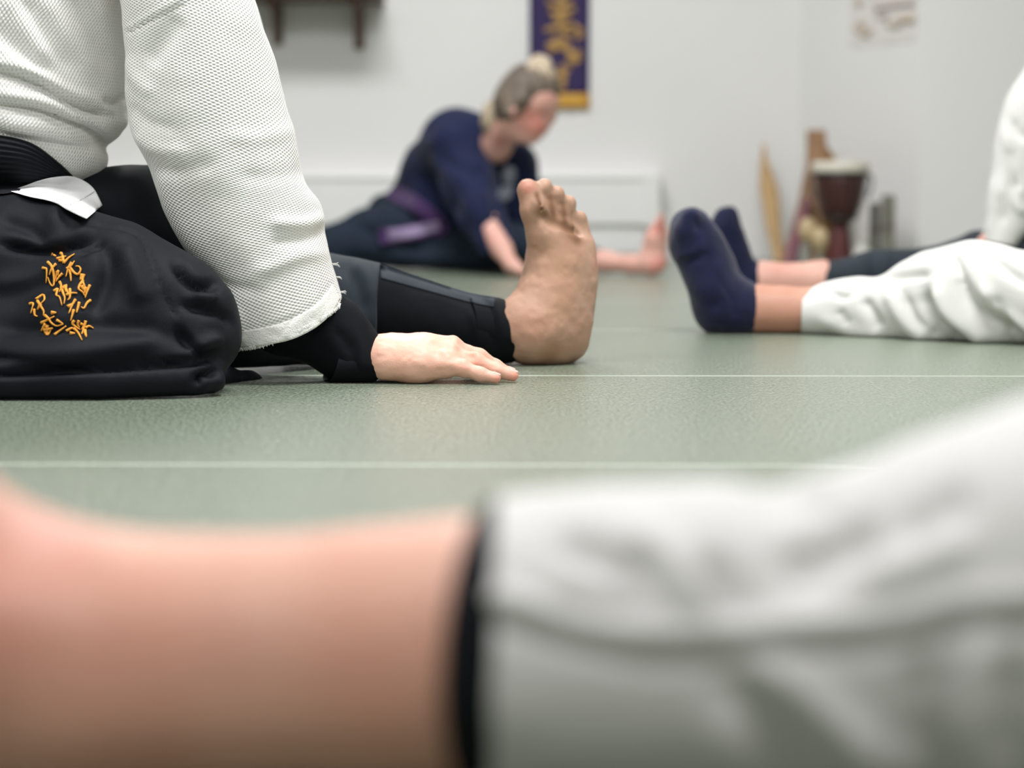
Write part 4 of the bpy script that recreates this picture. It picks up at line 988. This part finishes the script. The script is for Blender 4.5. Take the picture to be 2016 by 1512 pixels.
v, f, u = cloth([(1585, 573, 1580, 660, Ya - .01, .046, {'bx': .010}), (1625, 556, 1625, 666, Ya - .02, .058, {'bx': .004}), (1687, 545, 1682, 673, Ya - .04, .07), (1729, 543, 1729, 678, Ya - .06, .078), (1779, 516, 1779, 683, Ya - .09, .088), (1825, 493, 1825, 686, Ya - .12, .095), (1894, 474, 1894, 690, Ya - .15, .105), (1951, 476, 1951, 692, Ya - .18, .11), (2016, 492, 2016, 694, Ya - .2, .115), (2130, 498, 2130, 698, Ya - .24, .12), (2400, 460, 2400, 710, Ya - .3, .13)],
    folds=[(q[0], q[1] * 1.45, *q[2:]) for q in [([(1817, 572), (1836, 630), (1900, 676)], -.014, 15), ([(1888, 540), (1915, 602), (2010, 676)], -.016, 15), ([(1945, 580), (1990, 640), (2040, 680)], -.011, 12), ([(1700, 586), (1733, 650)], -.009, 11), ([(1840, 560), (1868, 620), (1950, 676)], .010, 14), ([(1930, 560), (1965, 610), (2040, 660)], .009, 12),
           ([(1878, 503), (1892, 540), (1885, 560)], -.007, 7), ([(1745, 570), (1780, 630), (1830, 672)], .007, 16), ([(1640, 575), (1655, 585), (1672, 582)], -.005, 6), ([(1610, 625), (1680, 655), (1750, 662)], .005, 14), ([(1735, 548), (1775, 545), (1830, 540)], -.006, 9), ([(1960, 510), (1995, 540), (2030, 560)], -.007, 10), ([(1650, 610), (1670, 640)], -.004, 9), ([(1780, 580), (1800, 630), (1850, 672)], -.007, 9)]],
    wr=(.003, 14, 33), n=110, step=.005, cap0='lip', cap1='round')
link('trouser_leg', v, f, M['gi_plain'], P3)

v, f, u = cloth([(2380, 690, 2760, 690, Ya - .28, .14), (2360, 600, 2780, 600, Ya - .28, .16), (2370, 300, 2770, 290, Ya - .28, .15), (2350, 30, 2790, 20, Ya - .28, .13), (2440, -160, 2700, -170, Ya - .28, .08)], wr=(.004, 10, 36), n=64, step=.012, cap0='lip', cap1='round')
link('jacket', v, f, M['gi_plain'], P3)

# ------------------------------------------------------------------ 4. person behind: white jacket, dark trousers, navy sock
P4 = thing('person', 'person cropped by the right edge, white jacket sleeve over dark trousers', 'person', (G(1800, 602)[0], 4.25, 0))
Yb = 4.26
sk = sdf_mesh([C((1446, 560, Yb, 38), (1490, 557, Yb, 41), k=.02), C((1450, 556, Yb, 38), (1438, 500, Yb, 35), (1428, 455, Yb, 29), (1430, 428, Yb, 22), k=.025), C((1442, 432, Yb, 12), (1440, 418, Yb, 11), k=.01), C((1444, 425, Yb - .03, 4), (1434, 412, Yb - .03, 4), k=.008, op='sub')], .004)
v = floor_clamp(wrinkle(sk[0], sk[1], .0012, 40, 41), .0008); sock4 = link('sock', v, sk[1], M['sock_far'], P4)
cv, cf, cu = cloth([(1484, 515, 1486, 600, Yb, .0445), (1492, 516, 1494, 600, Yb, .0440)], n=40, step=.003, cap0='lip', cap1='lip'); link('sock_cuff', cv, cf, M['sock_far'], sock4)
v, f = sdf_mesh([C((1445, 558, Yb, 32), (1500, 557, Yb, 39), (1620, 556, Yb, 40), (1680, 556, Yb, 33), (1800, 553, Yb, 36), (1920, 540, Yb, 38), (2150, 520, Yb + .03, 55), (2190, 200, Yb + .06, 80), k=.02), C((2090, 170, Yb - .08, 34), (2020, 330, Yb - .105, 26), (1966, 462, Yb - .12, 16), (1940, 474, Yb - .12, 10), (1930, 477, Yb - .12, 7), k=.02)], .007)
v = floor_clamp(v, .001); link('body', v, f, M['skin_far'], P4, tint=tint_map(v, [], (1.02, 1.0, .97)))
v, f, u = cloth([(1624, 513, 1624, 600, Yb, .047, {'bx': .004}), (1660, 507, 1660, 602, Yb, .052), (1722, 493, 1722, 604, Yb, .06), (1822, 488, 1822, 606, Yb - .01, .068), (1885, 468, 1890, 608, Yb - .02, .072), (1925, 453, 1932, 610, Yb - .02, .075), (1990, 468, 1990, 612, Yb, .085), (2130, 440, 2130, 616, Yb + .02, .12), (2300, 430, 2300, 620, Yb + .05, .13)],
    folds=[([(1715, 495), (1722, 530), (1720, 570)], -.006, 9), ([(1740, 495), (1745, 530), (1745, 570)], .004, 10), ([(1880, 475), (1860, 510), (1850, 550)], -.005, 10)], wr=(.002, 16, 43), n=72, step=.007, cap0='lip', cap1='round')
link('trouser_leg', v, f, M['slate_knit'], P4)
v, f = sdf_mesh([C((1985, 448, Yb + .02, 34), (2060, 450, Yb + .03, 60), (2180, 470, Yb + .04, 110), k=.04), C((1965, 470, Yb, 18), (2010, 480, Yb, 30), k=.03)], .008)
v = floor_clamp(wrinkle(v, f, .003, 14, 45)); link('hakama', v, f, M['black'], P4)
v, f, u = cloth([(2060, 20, 2330, -10, Yb + .06, .08), (2040, 110, 2350, 90, Yb + .06, .12), (2035, 300, 2340, 290, Yb + .06, .13), (2040, 430, 2320, 440, Yb + .05, .12), (2050, 480, 2310, 490, Yb + .05, .11)], wr=(.003, 12, 46), n=80, step=.008, cap0='round', cap1='lip', swap=True)
jk4 = link('jacket', v, f, M['gi_plain'], P4, uvs=u)
v, f, u = cloth([(2046, 86, 2180, 60, Yb - .06, .050), (2008, 150, 2150, 130, Yb - .075, .058), (1980, 200, 2120, 205, Yb - .09, .06), (1963, 262, 2095, 280, Yb - .10, .06), (1951, 345, 2060, 370, Yb - .11, .057), (1942, 420, 2030, 440, Yb - .115, .052), (1936, 472, 1998, 482, Yb - .12, .046)],
    folds=[([(1990, 235), (2010, 265), (2050, 275)], -.008, 10), ([(1975, 250), (1985, 310), (1968, 400)], .006, 10), ([(1990, 290), (1985, 340), (1995, 380)], -.009, 10), ([(2000, 350), (1990, 400), (1970, 440)], -.008, 10), ([(2010, 365), (2000, 400), (2020, 420)], .009, 10), ([(1955, 350), (1952, 420), (1945, 465)], .004, 7)],
    wr=(.002, 18, 47), n=80, step=.005, cap0='round', cap1='lip')
link('sleeve', v, f, M['gi_plain'], jk4, uvs=u)

# ------------------------------------------------------------------ 5. person in navy jacket stretching by the back wall
P5 = thing('person', 'person in navy jacket and purple belt leaning over legs below the banner', 'person', (G(900, 528)[0], 6.1, 0))
YH = 5.86
bodyp = [
    C((1026, 198, YH, 46), (1050, 190, YH, 44), k=.02, ys=.9), C((1060, 212, YH, 36), (1052, 244, YH, 27), (1040, 266, YH, 16), k=.025, ys=.85),
    C((1036, 250, YH, 26), (1028, 264, YH, 18), k=.02, ys=.9),
    C((1084, 206, YH, 9), (1085, 222, YH, 7), (1089, 236, YH, 6.5), k=.012), C((1090, 193, YH, 10), (1086, 203, YH, 8), k=.015),
    C((1073, 250, YH, 6), k=.008), C((1068, 258, YH, 6), k=.008), C((1050, 272, YH, 11), k=.015),
    C((1012, 216, YH - .068, 7), (1010, 228, YH - .064, 5), k=.006),
    C((1077, 217, YH - .040, 5), k=.006, op='sub'), C((1072, 218, YH - .035, 5), k=.004),
    C((1004, 236, YH + .01, 30), (975, 288, YH + .08, 34), k=.03),
    C((905, 300, 5.99, 28), (935, 390, 5.85, 26), (962, 446, 5.755, 24), (988, 490, 5.67, 19), (1008, 524, 5.62, 14), k=.02), C((1008, 522, 5.62, 14), (1024, 533, 5.60, 12), k=.015, ys=1.5),
    C((1022, 532, 5.585, 5.5), (1040, 537, 5.575, 4.5), (1052, 541, 5.57, 4), k=.006), C((1022, 533, 5.60, 5.5), (1042, 538, 5.595, 4.5), (1056, 541, 5.59, 4), k=.006),
    C((1022, 532, 5.62, 5.5), (1041, 537, 5.615, 4.5), (1055, 540, 5.61, 4), k=.006), C((1020, 530, 5.635, 5.5), (1038, 535, 5.635, 4.5), (1050, 538, 5.63, 4), k=.006), C((1010, 528, 5.65, 6), (1024, 536, 5.67, 5), k=.006),
    C((860, 470, 6.17, 36), (1000, 492, 6.0, 28), (1100, 508, 5.82, 22), (1160, 513, 5.73, 20), (1190, 515, 5.69, 20), (1245, 521, 5.65, 17), (1280, 524, 5.63, 18), k=.02),
    C((1284, 522, 5.63, 19), (1292, 520, 5.63, 19), k=.015), C((1272, 508, 5.63, 14), (1286, 470, 5.63, 15), (1296, 446, 5.63, 13), k=.02), C((1294, 515, 5.63, 16), (1302, 460, 5.63, 13), k=.02),
    C((1296, 444, 5.60, 6), (1300, 424, 5.60, 5.5), k=.006), C((1299, 446, 5.62, 5), (1304, 424, 5.62, 4.5), k=.004), C((1301, 448, 5.64, 5), (1305, 428, 5.64, 4.5), k=.004), C((1302, 450, 5.655, 5), (1306, 434, 5.655, 4.5), k=.004), C((1303, 452, 5.67, 5), (1307, 440, 5.67, 4.5), k=.004),
    C((850, 420, 6.2, 40), (900, 310, 6.08, 44), (960, 285, 6.02, 34), k=.03), C((830, 470, 6.17, 34), (640, 498, 6.05, 22), k=.03)]
v, f = sdf_mesh(bodyp, .0055)
v = floor_clamp(v, .001)
rosy = (1.0, .74, .73)
link('body', v, f, M['skin_far'], P5, tint=tint_map(v, [(W(1042, 238, YH - .06), .050, rosy), (W(1060, 250, YH - .04), .03, rosy), (W(1072, 222, YH - .045), .012, (.45, .36, .34)), (W(1082, 202, YH - .03), .010, (.7, .6, .55)), (W(1066, 256, YH - .03), .008, (.95, .5, .5)), (W(1295, 520, 5.60), .03, (1.04, .80, .80)), (W(1303, 445, 5.60), .04, (1.04, .78, .78)), (W(1040, 540, 5.59), .03, (1.02, .86, .84)), (W(985, 280, YH), .03, (.72, .66, .62))]))
hr = sdf_mesh([C((1016, 200, YH + .005, 47), (1040, 176, YH + .005, 47), (1072, 172, YH, 28), k=.03, ys=.95), C((1000, 228, YH + .01, 26), (1006, 212, YH, 34), k=.02), C((1090, 178, YH, 10), k=.02), C((1004, 222, YH - .055, 10), (1022, 196, YH - .055, 14), k=.015)], .005)
v = wrinkle(hr[0], hr[1], .003, 45, 51, (1, 1, .5)); hair = link('hair', v, hr[1], M['hair'], P5)
b = sdf_mesh([C((1050, 138, YH, 20), (1066, 130, YH, 21), k=.02), C((1040, 150, YH - .01, 18), (1078, 148, YH - .01, 17), k=.02), C((1058, 122, YH, 14), k=.01)], .005)
v = wrinkle(b[0], b[1], .005, 40, 52); link('hair_bun', v, b[1], M['hair_light'], hair)
b = sdf_mesh([C((990, 206, YH + .03, 15), (972, 218, YH + .03, 20), (966, 240, YH + .03, 17), (978, 262, YH + .03, 8), k=.02)], .005)
v = wrinkle(b[0], b[1], .004, 40, 53, (1, 1, .4)); link('hair_ponytail', v, b[1], M['hair_light'], hair)
jk = sdf_mesh([
    C((800, 396, 6.22, 40), (858, 345, 6.17, 66), (904, 292, 6.06, 72), (940, 278, 6.0, 52), k=.05), C((860, 410, 6.12, 60), (950, 400, 6.06, 55), (1005, 400, 6.08, 42), k=.05),
    C((950, 300, 6.0, 45), (1000, 320, 6.05, 45), (1015, 350, 6.08, 40), k=.04), C((990, 292, 6.08, 34), (1026, 322, 6.1, 28), (1034, 370, 6.06, 26), (1030, 430, 6.02, 26), k=.03),
    C((898, 296, 5.98, 56), (925, 370, 5.88, 54), (948, 424, 5.80, 44), (962, 452, 5.765, 37), k=.035)], .006)
jfo = [([(985, 250), (1000, 290), (1015, 330)], .008, 10), ([(860, 300), (900, 330), (960, 345)], -.012, 14), ([(850, 330), (890, 400), (925, 460)], -.014, 10), ([(900, 330), (930, 390), (960, 440)], .008, 16), ([(985, 330), (975, 390), (990, 440)], -.014, 10), ([(830, 290), (870, 270), (920, 262)], .006, 14), ([(820, 340), (850, 380), (880, 420)], -.008, 12)]
v = folds_apply(wrinkle(jk[0], jk[1], .005, 9, 55), jk[1], jfo); v = floor_clamp(v, .03); jk = (v, jk[1])
jack5 = link('jacket', jk[0], jk[1], M['navy'], P5)
cv, cf, cu = cloth([(926, 466, 1000, 434, 5.76, .058, {'bz': .006}), (934, 482, 1007, 450, 5.75, .058, {'bz': .008})], n=48, step=.006, cap0='lip', cap1='lip'); link('sleeve_cuff', cv, cf, M['navy'], jack5)
v, f = tube([W(a, b_, y) for a, b_, y in ((962, 246, 6.02), (985, 268, 5.93), (1004, 300, 5.97), (1012, 336, 6.0))], .017, 10, flat=((0, 1, 0), .5)); link('collar', v, f, M['navy'], jack5)
hk = sdf_mesh([C((760, 418, 6.25, 40), (820, 440, 6.2, 62), (900, 460, 6.14, 64), k=.05), C((820, 462, 6.15, 56), (730, 468, 6.1, 56), (660, 490, 6.05, 44), (580, 512, 6.0, 32), k=.04),
               C((880, 470, 6.15, 58), (1000, 486, 6.0, 46), (1100, 502, 5.84, 36), (1168, 512, 5.74, 27), k=.04), C((780, 500, 6.08, 30), (1000, 505, 6.0, 28), k=.03)], .007)
v = folds_apply(wrinkle(hk[0], hk[1], .005, 9, 57), hk[1], [([(700, 440), (760, 470), (850, 500)], -.012, 12), ([(680, 480), (780, 505), (900, 515)], .008, 12), ([(790, 480), (860, 485), (930, 490)], -.01, 10)]); v = floor_clamp(v); hk = (v, hk[1])
hak5 = link('hakama', hk[0], hk[1], M['navy_dark'], P5)
BW = bvh_of(jk, hk)
v, f = drape([(782, 366), (812, 380), (850, 408), (880, 438), (884, 452)], [(752, 384), (790, 402), (826, 424), (856, 450), (862, 470)], BW, off=.012, nu=40, nv=10, thick=.006, smooth=10)
belt = link('belt', v, f, M['purple_belt'], P5)
v, f = drape([(744, 452), (800, 444), (868, 430)], [(750, 482), (806, 474), (872, 458)], BW, off=.020, nu=40, nv=10, thick=.006, smooth=12)
end = link('belt_end', v, f, M['purple_belt'], P5)
v, f = drape([(762, 453), (805, 447), (864, 435)], [(766, 475), (808, 468), (866, 453)], bvh_of((v, f)), off=.002, nu=40, nv=8, thick=.003, smooth=2)
link('pale_stripe', v, f, M['lavender'], end)
v, f = drape([(988, 338), (998, 328), (1012, 330), (1016, 342)], [(990, 356), (998, 362), (1008, 362), (1014, 352)], BW, off=.004, nu=16, nv=8, thick=.003, smooth=6)
link('emblem', v, f, M['patch'], jack5)
v, f = drape([(982, 374), (992, 366), (1006, 366), (1012, 370)], [(982, 388), (990, 396), (1000, 394), (1006, 386)], BW, off=.004, nu=16, nv=8, thick=.003, smooth=6)
link('emblem', v, f, M['patch'], jack5)
